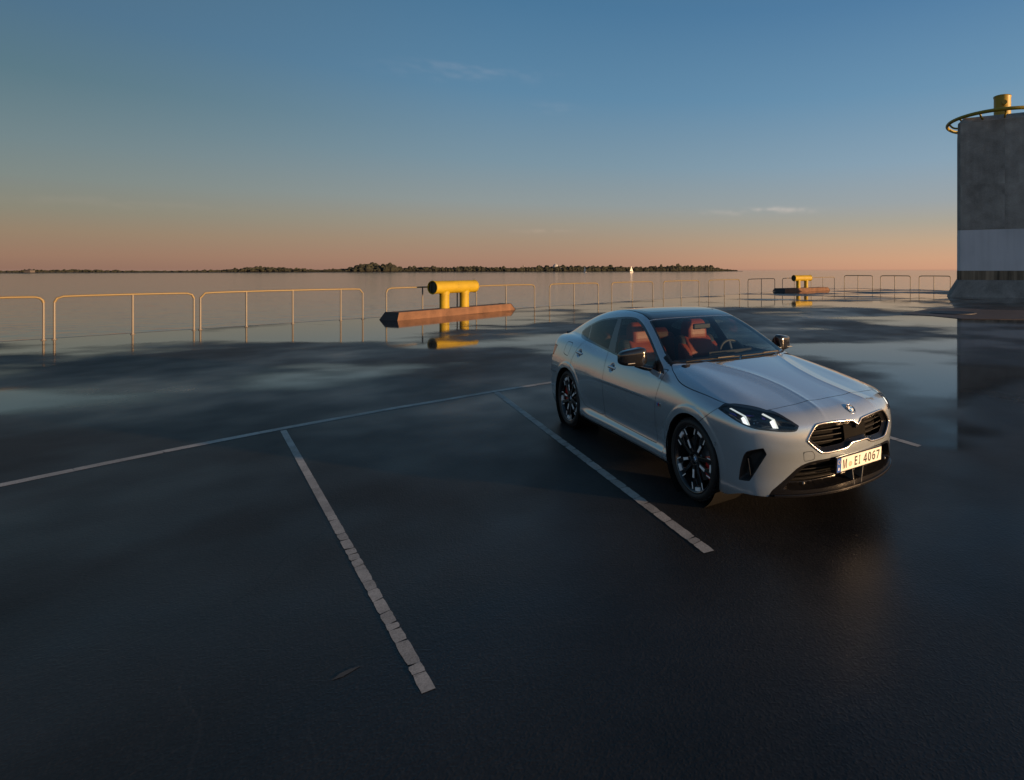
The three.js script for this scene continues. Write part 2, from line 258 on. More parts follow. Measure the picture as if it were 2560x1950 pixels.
// ---------------------------------------------------------------- mooring bollards on their plinths
{
  const yTex = dataTex(256, (u, v) => { const a = N1.fbm(u * 6, v * 6, 4, 6), b = N2.fbm(u * 24, v * 24, 3, 24); const k = 0.80 + 0.3 * (a - 0.5) + (b > 0.72 ? -0.25 * (b - 0.72) * 4 : 0); return [k, k * 0.99, k * 0.95]; }, false);
  const yellow = mat(0.46, 0.325, 0.008, 0.62, 0, { map: yTex });
  const dark = mat(0.05, 0.05, 0.03, 0.6);  // for the drum ends: their shade is put into this colour
  const cTex = dataTex(512, (u, v) => { const a = N2.fbm(u * 5, v * 5, 5, 5), b = N3.n2(u * 90, v * 90, 90), c = N1.fbm(u * 20, v * 3, 3, 20); const k = 0.68 + 0.45 * (a - 0.5) + 0.2 * (b - 0.5) + 0.2 * (c - 0.5); return [k, k * 0.95, k * 0.9]; }, false);
  const rusty = mat(0.21, 0.115, 0.07, 0.85, 0, { map: cTex, bumpMap: cTex, bumpScale: 0.006 }), endShade = mat(0.055, 0.055, 0.06, 0.7, 0, { map: cTex });  // second material is a darker copy, carrying the shade of the plinth ends
  // A, B: the near foot of the plinth's long face, on the ground
  const bitt = (A, B, depth, label, plabel) => {
    const dir = new THREE.Vector3(B[0] - A[0], 0, B[1] - A[1]), L = dir.length(); dir.normalize(); const turn = -Math.atan2(dir.z, dir.x);
    const pl = top('bollard_plinth', plabel, 'plinth', 'bollard plinths'); pl.position.set(A[0], 0, A[1]); pl.rotation.y = turn;
    const h = 0.29, sl = 0.17, w = depth;                         // local x along the face, z = away from the camera is negative
    const prism = (x0, x1, e0, e1) => { const pts = [[x0, 0, 0], [x1, 0, 0], [x1, 0, -w], [x0, 0, -w], [x0 + e0, h, -0.13], [x1 - e1, h, -0.13], [x1 - e1, h, -w + 0.1], [x0 + e0, h, -w + 0.1]]; const f = [[0, 1, 5, 4], [1, 2, 6, 5], [2, 3, 7, 6], [3, 0, 4, 7], [4, 5, 6, 7], [3, 2, 1, 0]]; const p = [], uv = []; for (const q of f) for (const i of [0, 1, 2, 0, 2, 3]) { const c = pts[q[i]]; p.push(...c); uv.push((c[0] + c[2]) / 2, (c[1] * 1.5 + c[2]) / 2); } const g = new THREE.BufferGeometry(); g.setAttribute('position', new THREE.Float32BufferAttribute(p, 3)); g.setAttribute('uv', new THREE.Float32BufferAttribute(uv, 2)); g.computeVertexNormals(); return g; };
    mesh('body', prism(0.012, L - 0.012, sl, sl), rusty, pl);
    // dark sheet over each sloping end, shade put into its colour
    for (const s of [0, 1]) { const x0 = s ? L : 0, sg = s ? -1 : 1; const p = [[x0, 0.004, 0.006], [x0, 0.004, -w - 0.006], [x0 + sg * sl, h + 0.012, -w + 0.094], [x0 + sg * sl, h + 0.012, -0.124], [x0 + sg * 0.16, 0.004, 0.008], [x0 + sg * (sl + 0.02), h + 0.012, -0.122]]; const g = new THREE.BufferGeometry(); g.setAttribute('position', new THREE.Float32BufferAttribute([...p[0], ...p[1], ...p[2], ...p[0], ...p[2], ...p[3]], 3)); g.setAttribute('uv', new THREE.Float32BufferAttribute([0, 0, 1, 0, 1, 1, 0, 0, 1, 1, 0, 1], 2)); g.computeVertexNormals(); mesh('end_shade_sheet', g, endShade, pl); }
    const b = top('mooring_bollard', label, 'bollard', 'yellow mooring bollards'); const mx = L * 0.50, mz = -w * 0.5;
    b.position.set(A[0], 0, A[1]).add(new THREE.Vector3(mx, h, mz).applyAxisAngle(new THREE.Vector3(0, 1, 0), turn)); b.rotation.y = turn;
    return { b, h, L };
  };
  const barrel = (b, R, half, cy, posts, pr) => {
    const g = new THREE.CylinderGeometry(R, R, half * 2, 40, 1, true); g.rotateZ(Math.PI / 2); g.translate(0, cy, 0); const m = mesh('crossbar', g, yellow, b);
    for (const s of [-1, 1]) {
      const rim = new THREE.TorusGeometry(R * 0.985, 0.022, 8, 40); rim.rotateY(Math.PI / 2); rim.translate(s * half, cy, 0); mesh('rim', rim, yellow, m);
      const cap = new THREE.CircleGeometry(R * 0.97, 40); cap.rotateY(s * Math.PI / 2); cap.translate(s * (half - 0.05), cy, 0); mesh('end_cap', cap, dark, m);
      for (const k of [-0.12, 0.12]) { const rib = new THREE.BoxGeometry(0.04, R * 1.5, 0.05); rib.translate(s * (half - 0.03), cy, k); mesh('end_rib', rib, dark, m); }
    }
    for (const x of posts) {
      const pts = [[pr * 1.06, 0], [pr, 0.05], [pr, cy - R - 0.06], [pr * 1.10, cy - R * 0.86], [pr * 1.10, cy - R * 0.4]].map(p => new THREE.Vector2(...p));
      const g2 = new THREE.LatheGeometry(pts, 32); g2.translate(x, 0, 0); mesh('post', g2, yellow, b);
    }
  };
  // near one: foot of the long face from the photograph
  { const A = ground(993, 802), B = ground(1289, 774); const r = bitt(A, B, 0.95, 'big yellow mooring bollard, a drum on two posts, on the long rust-brown plinth', 'long rust-brown plinth with a sloping end whose shade is painted on under the big yellow bollard');
    barrel(r.b, 0.27, 1.12, 0.89, [-0.52, 0.56], 0.19); r.b.position.x -= 0.05; }
  { const A = ground(1962, 730), B = [11.9, -52.3]; const r = bitt(A, B, 1.5, 'smaller-looking yellow mooring bollard far off by the quay corner', 'rust-brown plinth under the far yellow bollard near the quay corner');
    barrel(r.b, 0.27, 1.12, 0.89, [-0.52, 0.56], 0.19); }
}
// ---------------------------------------------------------------- concrete tower at the end of the quay
const FACE = 24 * rad;                                           // its near face looks this far to the left of the camera's way
{
  const t = top('concrete_tower', 'square concrete harbour tower with a white band and a yellow ring on top', 'tower');
  t.position.set(22.3, 0, -41.6); t.rotation.y = -FACE;          // local +z is the near face
  const cTex = dataTex(512, (u, v) => {
    const a = N1.fbm(u * 4, v * 5, 6, 4), b = N2.n2(u * 260, v * 260, 260), c = N3.fbm(u * 34, v * 1.6 + 3, 4, 34), d = N2.fbm(u * 14, v * 14, 4, 14);
    const k = 0.62 + 0.40 * (a - 0.5) + 0.16 * (b - 0.5) + 0.16 * (c - 0.5) + 0.34 * (d - 0.5); return [k, k * 0.985, k * 0.96];
  }, false);
  const conc = mat(0.52, 0.485, 0.445, 0.9, 0, { map: cTex, bumpMap: cTex, bumpScale: 0.02 });
  const wTex = dataTex(512, (u, v) => { const a = N2.fbm(u * 5, v * 5, 5, 5), c = N3.fbm(u * 40, v * 2, 3, 40); const k = 0.86 + 0.16 * (a - 0.5) + 0.12 * (c - 0.5); return [k, k, k]; }, false);
  const white = mat(0.72, 0.71, 0.73, 0.75, 0, { map: wTex });
  const sTex = dataTex(512, (u, v) => { const c = N3.fbm(u * 46, v * 1.2, 4, 46), a = N1.fbm(u * 9, v * 9, 4, 9); const k = 0.5 + 0.9 * (c - 0.5) + 0.3 * (a - 0.5); return [k * 1.05, k * 0.95, k * 0.8]; }, false);
  const fTex = dataTex(256, (u, v) => { const a = N2.fbm(u * 6, v * 6, 5, 6), b = N3.n2(u * 90, v * 90, 90); const k = 0.7 + 0.5 * (a - 0.5) + 0.2 * (b - 0.5); return [k, k * 0.97, k * 0.93]; }, false, 2, 2), foot = mat(0.34, 0.315, 0.29, 0.9, 0, { map: fTex });
  const stain = mat(0.42, 0.35, 0.28, 0.85, 0, { map: sTex });
  // a square with cut corners, drawn between heights with its own half widths
  const loop = (s, c) => [[-s + c, s], [s - c, s], [s, s - c], [s, -s + c], [s - c, -s], [-s + c, -s], [-s, -s + c], [-s, s - c]];
  const band = (y0, s0, y1, s1, c = 0.3, capTop = false) => {
    const A = loop(s0, c), B = loop(s1, c), p = [], uv = []; let run = 0;
    for (let i = 0; i < 8; i++) { const j = (i + 1) % 8, L = Math.hypot(A[j][0] - A[i][0], A[j][1] - A[i][1]);
      const q = [[A[i], y0, run], [A[j], y0, run + L], [B[j], y1, run + L], [B[i], y1, run]]; for (const k of [0, 1, 2, 0, 2, 3]) { p.push(q[k][0][0], q[k][1], q[k][0][1]); uv.push(q[k][2] / 8, q[k][1] / 8); } run += L; }
    if (capTop) for (let i = 1; i < 7; i++) for (const k of [0, i, i + 1]) { p.push(B[k][0], y1, B[k][1]); uv.push(B[k][0] / 8, B[k][1] / 8); }
    const g = new THREE.BufferGeometry(); g.setAttribute('position', new THREE.Float32BufferAttribute(p, 3)); g.setAttribute('uv', new THREE.Float32BufferAttribute(uv, 2)); g.computeVertexNormals(); return g;
  };
  const S = 3.0;
  mesh('footing', band(0, S + 0.72, 1.2, S + 0.02, 0.2), foot, t);
  mesh('stained_band', band(1.2, S + 0.018, 1.86, S + 0.018, 0.18), stain, t);
  mesh('white_band', band(1.86, S, 4.78, S, 0.17), white, t);
  for (const s of [-1, 1]) for (const f of [0]) {                 // two casting panels meet at a shallow open joint
    const g = new THREE.BoxGeometry(S - 0.18, 7.66, 0.05); g.translate(s * (S - 0.165) / 2 , 4.8 + 3.84, S - 0.012); { const p = g.attributes.position, uv = g.attributes.uv; for (let i = 0; i < p.count; i++) uv.setXY(i, p.getX(i) / 8 + (s > 0 ? 0.37 : 0), p.getY(i) / 8); } mesh('concrete_panel', g, conc, t);
  }
  mesh('shaft', band(4.78, S - 0.006, 12.5, S - 0.006, 0.16), conc, t);
  mesh('sloping_head', band(12.5, S - 0.006, 12.93, S - 0.38, 0.16, true), conc, t);
  const yl = mat(0.33, 0.25, 0.02, 0.45, 0.0);
  const ring = new THREE.TorusGeometry(3.72, 0.125, 14, 96); ring.rotateX(Math.PI / 2); ring.translate(0, 13.02, 0); mesh('ring_rail', ring, yl, t);
  for (let k = 0; k < 14; k++) { const a = (k + 0.5) / 14 * Math.PI * 2, ro = 3.66, ri = 2.5; const c = new THREE.CatmullRomCurve3([new THREE.Vector3(Math.cos(a) * ro, 13.0, Math.sin(a) * ro), new THREE.Vector3(Math.cos(a) * (ro - 0.3), 12.72, Math.sin(a) * (ro - 0.3)), new THREE.Vector3(Math.cos(a) * ri, 12.68, Math.sin(a) * ri)]); mesh('bracket', new THREE.TubeGeometry(c, 10, 0.07, 8), yl, t); }
  const kn = top('tower_mooring_post', 'stubby yellow mooring post standing on top of the concrete tower', 'bollard'); kn.position.set(22.05, 12.96, -41.0); kn.rotation.y = -FACE;
  const yk = mat(0.36, 0.25, 0.015, 0.45);
  mesh('post', new THREE.LatheGeometry([[0, 0], [0.68, 0], [0.62, 0.08], [0.57, 0.2], [0.57, 1.66], [0.60, 1.68], [0.60, 1.78], [0.0, 1.78]].map(p => new THREE.Vector2(...p)), 40), yk, kn);
  const bar = new THREE.CylinderGeometry(0.17, 0.17, 1.45, 20); bar.rotateX(Math.PI / 2); bar.translate(0.1, 1.15, 0.02); mesh('cross_pin', bar, yk, kn);
  const bs = new THREE.CylinderGeometry(1.25, 1.5, 0.12, 40); bs.translate(0, 0.03, 0); mesh('base', bs, mat(0.2, 0.19, 0.18, 0.9), kn);
}
// ---------------------------------------------------------------- drain by the tower
{
  const slabPts = [[2257, 785.5], [2318, 773.5], [2400, 771], [2462, 775], [2560, 776], [2700, 776], [2700, 800], [2500, 799], [2404, 797.5], [2330, 790]].map(p => ground(...p));
  const s = new THREE.Shape(slabPts.map(p => new THREE.Vector2(p[0], -p[1])));
  const g = new THREE.ExtrudeGeometry(s, { depth: 0.012, bevelEnabled: true, bevelSize: 0.03, bevelThickness: 0.008, bevelSegments: 2 }); g.rotateX(-Math.PI / 2); g.translate(0, -0.002, 0);
  const tex = dataTex(512, (u, v) => { const a = N1.fbm(u * 5, v * 5, 5, 5), b = N3.n2(u * 120, v * 120, 120); const k = 0.66 + 0.6 * (a - 0.5) + 0.25 * (b - 0.5); return [k * 1.05, k * 0.9, k * 0.82]; }, false, 0.3, 0.3);
  const slab = mesh('drain_apron', g, mat(0.075, 0.055, 0.048, 0.62, 0, { map: tex, bumpMap: tex, bumpScale: 0.006 }), scene);
  tag(slab, null, null, null, 'structure');
  const c = ground(2381, 783.4), d = top('drain_grate', 'round iron drain grate set in the brown concrete apron', 'drain'); d.position.set(c[0], 0.022, c[1]); d.rotation.y = 0.55;
  const iron = mat(0.10, 0.10, 0.105, 0.5, 0.6), pit = mat(0.06, 0.055, 0.05, 0.8);
  const R = 0.92, base = new THREE.CircleGeometry(R, 48); base.rotateX(-Math.PI / 2); base.translate(0, 0.001, 0); mesh('pit', base, pit, d);
  const ring = new THREE.TorusGeometry(R, 0.04, 8, 64); ring.scale(1, 1, 0.5); ring.rotateX(Math.PI / 2); ring.translate(0, 0.012, 0); mesh('rim', ring, iron, d);
  for (let k = -8; k <= 8; k++) { const x = k * 0.105, half = Math.sqrt(Math.max(0.01, R * R - x * x)); const b = new RoundedBoxGeometry(0.045, 0.03, 2 * half - 0.03, 2, 0.008); b.translate(x, 0.02, 0); mesh('grate_bar', b, iron, d); }
  for (const z of [-0.45, 0, 0.45]) { const b = new THREE.BoxGeometry(2 * Math.sqrt(R * R - z * z) - 0.04, 0.02, 0.03); b.translate(0, 0.014, z); mesh('cross_bar', b, iron, d); }
}
// ---------------------------------------------------------------- painted bay lines, worn into separate flakes by cracks
{
  const tex = dataTex(512, (u, v) => { const a = N1.fbm(u * 9, v * 9, 5, 9), b = N3.n2(u * 140, v * 140, 140), c = N2.fbm(u * 30, v * 30, 3, 30); const k = 0.74 + 0.4 * (a - 0.5) + 0.3 * (b - 0.5) - 0.6 * Math.max(0, c - 0.62); return [k, k * 0.98, k * 0.94]; }, false, 1.2, 1.2);
  const paints = [0.47, 0.42, 0.51].map(k => mat(k, k * 0.97, k * 0.92, 0.62, 0, { map: tex }));
  const strip = (name, label, pts, width, opts = {}) => {          // pts on the ground, [x, z]
    const holder = new THREE.Group(); holder.name = numbered('painted_line'); scene.add(holder); tag(holder, label, null, null, 'structure');
    const cum = [0]; for (let i = 1; i < pts.length; i++) cum.push(cum[i - 1] + Math.hypot(pts[i][0] - pts[i - 1][0], pts[i][1] - pts[i - 1][1]));
    const at = s => { let i = 0; while (i < pts.length - 2 && s > cum[i + 1]) i++; const t = (s - cum[i]) / (cum[i + 1] - cum[i]), a = pts[i], b = pts[i + 1], l = cum[i + 1] - cum[i]; return [lerp(a[0], b[0], t), lerp(a[1], b[1], t), (b[0] - a[0]) / l, (b[1] - a[1]) / l]; };
    const L = cum[cum.length - 1]; let s = 0, k = 0;
    while (s < L - 0.02) {
      const wear = opts.wear ? opts.wear(s / L) : 1;
      let len = (0.13 + rnd() * 0.22) / Math.max(0.35, wear); if (rnd() < 0.25) len *= 0.55; if (s + len > L - 0.08) len = L - s;
      const gap = (0.003 + rnd() * 0.007) * wear, slant0 = (rnd() - 0.5) * 0.26 * width * wear, slant1 = (rnd() - 0.5) * 0.26 * width * wear, a = s + gap / 2, b = s + len - gap / 2;
      if (b - a > 0.02) {
        const n = Math.max(3, Math.round((b - a) / 0.035)), edge = [], other = [];
        for (let i = 0; i <= n; i++) {
          const q = a + (b - a) * i / n, rough = 0.028 * width * wear, chip = (i === 0 || i === n) ? (0.015 + rnd() * 0.06 * wear) * width : 0;
          for (const sd of [-1, 1]) { const w = width / 2 - chip + (rnd() - 0.5) * 2 * rough, sq = q + sd * lerp(slant0, slant1, i / n) ; const c = at(clamp(sq, 0.001, L)); (sd < 0 ? edge : other).push(new THREE.Vector2(c[0] - c[3] * w * sd, -(c[1] + c[2] * w * sd))); }
        }
        const g = new THREE.ShapeGeometry(new THREE.Shape([...edge, ...other.reverse()])); g.rotateX(-Math.PI / 2); g.translate(0, 0.0024 + (k % 3) * 0.0003, 0);
        { const p = g.attributes.position, uv = g.attributes.uv; for (let i = 0; i < p.count; i++) uv.setXY(i, p.getX(i), p.getZ(i)); }
        mesh('paint_flake', g, paints[(k * 7) % 3], holder); k++;
      }
      s += len;
    }
  };
  const G = (u, v) => ground(u, v);
  strip('painted_line', 'worn line along the back of the bays', [G(-40, 1222), G(0, 1213.5), G(240, 1163.5), G(470, 1117), G(702, 1072), G(960, 1025), G(1236, 978.5), G(1387, 954.5), [-1.2, -10.7], [1.6, -13.6]], 0.125, { wear: t => 0.35 + 0.8 * sstep(0.3, 0.55, t) });
  const A0 = G(708, 1076), A1 = G(1073, 1729), B0 = G(1241, 981), B1 = G(1774, 1381);
  strip('painted_line', 'worn line of the empty bay', [A0, [lerp(A0[0], A1[0], 0.5), lerp(A0[1], A1[1], 0.5)], A1], 0.058, { wear: t => 0.3 + 0.9 * sstep(0.5, 0.62, t) });
  strip('painted_line', 'worn line beside the parked car', [B0, [lerp(B0[0], B1[0], 0.5), lerp(B0[1], B1[1], 0.5)], B1], 0.078, {});
  const C1 = G(2300, 1116), cd = [-0.571, -0.821];
  strip('painted_line', 'worn line on the far side of the parked car', [[C1[0] + cd[0] * 5.9, C1[1] + cd[1] * 5.9], C1], 0.085, {});
}

{ // a pale scrape on the asphalt of the empty bay
  const p = [[829, 1702], [850, 1684], [872, 1674], [905, 1664], [880, 1679], [858, 1692]].map(q => ground(...q)); const g = new THREE.ShapeGeometry(new THREE.Shape(p.map(a => new THREE.Vector2(a[0], -a[1])))); g.rotateX(-Math.PI / 2); g.translate(0, 0.002, 0);
  tag(mesh('scrape_mark', g, mat(0.06, 0.058, 0.055, 0.7), scene), null, null, null, 'structure');
}
// ---------------------------------------------------------------- the car
// Its own axes: x forward from the front axle, y up, z to its right-hand side. The body is one closed surface f = 0 made of
// a lower body and a cabin; the surface is meshed once and then cut along the shut lines into its panels.
const CARPOS = { X: 0.612, Z: 5.072, yaw: 0.619 };
const car = top('parked_car', 'silver grey four-door car with orange seats parked on the wet quay', 'car');
car.position.set(CARPOS.X, 0, -CARPOS.Z); car.rotation.y = -(Math.PI / 2 - CARPOS.yaw);
function curve(pts) {                                            // smooth curve through points, no overshoot
  const n = pts.length, x = pts.map(p => p[0]), y = pts.map(p => p[1]); if (x[0] > x[n - 1]) { x.reverse(); y.reverse(); }
  const d = [], m = new Array(n).fill(0); for (let i = 0; i < n - 1; i++) d.push((y[i + 1] - y[i]) / (x[i + 1] - x[i]));
  m[0] = d[0]; m[n - 1] = d[n - 2]; for (let i = 1; i < n - 1; i++) m[i] = d[i - 1] * d[i] <= 0 ? 0 : 3 * ((x[i] - x[i - 1]) + (x[i + 1] - x[i])) / ((2 * (x[i + 1] - x[i]) + (x[i] - x[i - 1])) / d[i - 1] + ((x[i + 1] - x[i]) + 2 * (x[i] - x[i - 1])) / d[i]);
  const raw = v => { if (v <= x[0]) return y[0] + (v - x[0]) * m[0]; if (v >= x[n - 1]) return y[n - 1] + (v - x[n - 1]) * m[n - 1]; let a = 0, b = n - 1; while (b - a > 1) { const c = (a + b) >> 1; if (x[c] <= v) a = c; else b = c; } const h = x[b] - x[a], t = (v - x[a]) / h, t2 = t * t, t3 = t2 * t; return y[a] * (2 * t3 - 3 * t2 + 1) + h * m[a] * (t3 - 2 * t2 + t) + y[b] * (-2 * t3 + 3 * t2) + h * m[b] * (t3 - t2); };
  // tabulated and smoothed a little so that reflections run evenly
  const lo = x[0] - 0.6, hi = x[n - 1] + 0.6, N = 1400, st = (hi - lo) / N, tab = new Float64Array(N + 1); for (let i = 0; i <= N; i++) tab[i] = raw(lo + i * st);
  const w = Math.max(1, Math.round((pts.smooth ?? 0.035) / st)); let cur = tab;
  for (let pass = 0; pass < 2; pass++) { const nx = new Float64Array(N + 1); for (let i = 0; i <= N; i++) { const k = Math.min(w, i, N - i); let s = 0; for (let j = -k; j <= k; j++) s += cur[i + j]; nx[i] = s / (2 * k + 1); } cur = nx; }
  return v => { const t = clamp((v - lo) / st, 0, N - 1.0001), i = Math.floor(t), f = t - i; return cur[i] + (cur[i + 1] - cur[i]) * f; };
}
const soft = (pts, s) => { pts.smooth = s; return curve(pts); };
const smax = (a, b, k) => { const h = Math.max(k - Math.abs(a - b), 0) / k; return Math.max(a, b) + h * h * k * 0.25; };
const smin = (a, b, k) => -smax(-a, -b, k);

const cWide = soft([[-3.8, 0.80], [-3.4, 0.862], [-3.0, 0.888], [-2.67, 0.897], [-2.2, 0.886], [-1.5, 0.876], [-0.8, 0.878], [-0.3, 0.890], [0, 0.897], [0.3, 0.893], [0.45, 0.882], [0.7, 0.84], [0.97, 0.74]], 0.08);
const cDoor = soft([[0.10, -0.11], [0.16, -0.05], [0.20, -0.012], [0.235, 0.004], [0.27, 0.002], [0.31, -0.02], [0.36, -0.030], [0.42, -0.024], [0.52, -0.009], [0.62, 0], [0.68, 0.001], [0.72, -0.002], [0.76, -0.009], [0.80, -0.019], [0.85, -0.035], [0.90, -0.053], [0.97, -0.082], [1.03, -0.112], [1.10, -0.17], [1.3, -0.33]], 0.012);
const cEnds = soft([[0.10, -0.10], [0.18, -0.045], [0.26, -0.016], [0.36, -0.004], [0.5, 0], [0.62, 0.001], [0.68, 0.001], [0.72, -0.002], [0.76, -0.009], [0.80, -0.019], [0.85, -0.035], [0.90, -0.053], [0.97, -0.082], [1.03, -0.112], [1.10, -0.17], [1.3, -0.33]], 0.012);
const cHood = soft([[-4.0, 0.9], [-3.70, 0.99], [-3.60, 1.035], [-3.5, 1.062], [-3.38, 1.082], [-3.25, 1.095], [-3.0, 1.112], [-2.6, 1.118], [-2.0, 1.075], [-1.5, 1.052], [-0.9, 1.050], [-0.55, 1.048], [-0.25, 1.015], [0.1, 0.963], [0.4, 0.910], [0.65, 0.864], [0.8, 0.835], [0.92, 0.806], [1.0, 0.776], [1.12, 0.69]], 0.06);
const cPlan = soft([[0, 1.002], [0.15, 0.996], [0.3, 0.972], [0.42, 0.938], [0.55, 0.882], [0.68, 0.795], [0.78, 0.69], [0.85, 0.57], [0.9, 0.40], [0.95, 0.2], [1.1, -0.6]], 0.02);
const cNose = soft([[0.08, -0.12], [0.15, -0.055], [0.20, -0.02], [0.26, -0.016], [0.36, -0.020], [0.46, -0.012], [0.565, 0], [0.60, -0.001], [0.68, -0.012], [0.74, -0.028], [0.80, -0.065], [0.9, -0.16]], 0.012);
const cTail = soft([[0.08, -0.16], [0.2, -0.07], [0.3, -0.03], [0.45, 0], [0.62, 0.0], [0.7, -0.015], [0.85, -0.03], [1.0, -0.035], [1.08, -0.03], [1.2, -0.1]], 0.012);
const cRoof = soft([[-4.2, 0.70], [-3.6, 0.985], [-3.4, 1.07], [-3.2, 1.148], [-2.9, 1.252], [-2.6, 1.345], [-2.3, 1.410], [-2.0, 1.446], [-1.75, 1.456], [-1.5, 1.445], [-1.3, 1.415], [-1.1, 1.356], [-0.8, 1.226], [-0.42, 1.045], [0, 0.84]], 0.05);
const cCab = soft([[-3.9, 0.50], [-3.5, 0.60], [-3.1, 0.672], [-2.7, 0.732], [-2.3, 0.774], [-1.7, 0.799], [-1.0, 0.801], [-0.5, 0.784], [0, 0.725]], 0.08);
const cCrease = soft([[-0.6, 0.52], [-0.27, 0.385], [0.12, 0.255], [0.40, 0.225], [0.65, 0.242], [0.9, 0.29], [1.1, 0.33]], 0.05);
const planSlope = z => (cPlan(z + 0.002) - cPlan(z - 0.002)) / 0.004;
function fBody(x, y, z) {
  z = Math.abs(z);
  const wd = sstep(-2.45, -2.0, x) * (1 - sstep(-0.5, -0.15, x));
  let W = cWide(x) + 0.005 + lerp(cEnds(y), cDoor(y), wd);
  for (const ax of [0, -2.67]) { const dx = x - ax, dy = y - 0.331, r = Math.sqrt(dx * dx + dy * dy); if (r < 0.5) W += 0.0045 * (1 - sstep(0.425, 0.45, r)) ; }
  const side = z - W;
  const z2 = z * z;
  let T = cHood(x) - 0.07 * z2 - 0.07 * z2 * z2;
  if (x > -0.75) { const zc = cCrease(x), dz = z - zc, fade = sstep(-0.75, -0.45, x); T += fade * (0.011 * (1 - sstep(0, 0.15, dz)) + 0.0035 * Math.exp(-((dz / 0.016) ** 2)) + 0.010 * Math.exp(-(((z - 0.62) / 0.10) ** 2)) * (1 - sstep(0.3, 0.7, x))); if (dz < 0) T -= fade * 0.004 * (1 - sstep(-0.10, 0, dz)); 
    T += 0.006 * sstep(0.62, 0.9, x) * Math.exp(-((z / 0.06) ** 2)); }
  const topf = (y - T) * 0.97;
  const ps = planSlope(z);
  const front = (x - cPlan(z) - cNose(y)) / Math.sqrt(1 + ps * ps);
  const rear = -x - 3.535 + 0.10 * z2 + 0.26 * z2 * z2 - cTail(y);
  const bottom = 0.155 - y;
  const kTop = x > -0.6 ? lerp(0.09, 0.06, sstep(0.5, 0.9, x)) : 0.085;
  let b = smax(side, topf, kTop);
  b = smax(b, front, 0.07); b = smax(b, rear, 0.09); b = smax(b, bottom, 0.03);
  return b;
}
function fCabin(x, y, z) {
  z = Math.abs(z); const z2 = z * z, bow = 0.20 * z2 * sstep(-1.75, -1.15, x);
  const t = y - 0.95, side = (z - (cCab(x) - 0.40 * t - 0.22 * t * t)) * 0.9;
  const roof = (y - (cRoof(x + bow) - 0.045 * z2 - 0.06 * z2 * z2)) * 0.9;
  return smax(smax(side, roof, 0.085), 0.7 - y, 0.02);
}
const fCar = (x, y, z) => smin(fBody(x, y, z), fCabin(x, y, z), 0.022);
const grad = (x, y, z, o) => { const e = 0.0012; o[0] = fCar(x + e, y, z) - fCar(x - e, y, z); o[1] = fCar(x, y + e, z) - fCar(x, y - e, z); o[2] = fCar(x, y, z + e) - fCar(x, y, z - e); o[0] /= 2 * e; o[1] /= 2 * e; o[2] /= 2 * e; return o; };

// the photograph's enlarged car view (1360..2260 x 740..1270, 2.4511 times) -> the point of the car's surface seen there
const sy_ = Math.sin(CARPOS.yaw), cy_ = Math.cos(CARPOS.yaw);
const toCar = (X, Y, D) => { const dx = X - CARPOS.X, dd = D - CARPOS.Z; return [dx * sy_ - dd * cy_, Y, -dx * cy_ - dd * sy_]; };
function pick(u, v, F = fCar) {
  const pu = (1360 + u / 2.4511 - PX.cx) / PX.f, pv = (740 + v / 2.4511 - PX.cy) / PX.f;
  let prev = 1, s0 = 2.2;
  for (let s = 2.2; s < 10; s += 0.01) {
    const p = toCar(pu * s, PX.h - pv * s, s), val = F(...p);
    if (val <= 0 && prev > 0) { let a = s0, b = s; for (let k = 0; k < 30; k++) { const m = (a + b) / 2, q = toCar(pu * m, PX.h - pv * m, m); if (F(...q) > 0) a = m; else b = m; } return toCar(pu * b, PX.h - pv * b, b); }
    prev = val; s0 = s;
  }
  return null;
}
const onPlane = (u, v, z) => pick(u, v, (x, y, zz) => zz - z);   // where that line of sight meets a plane beside the car

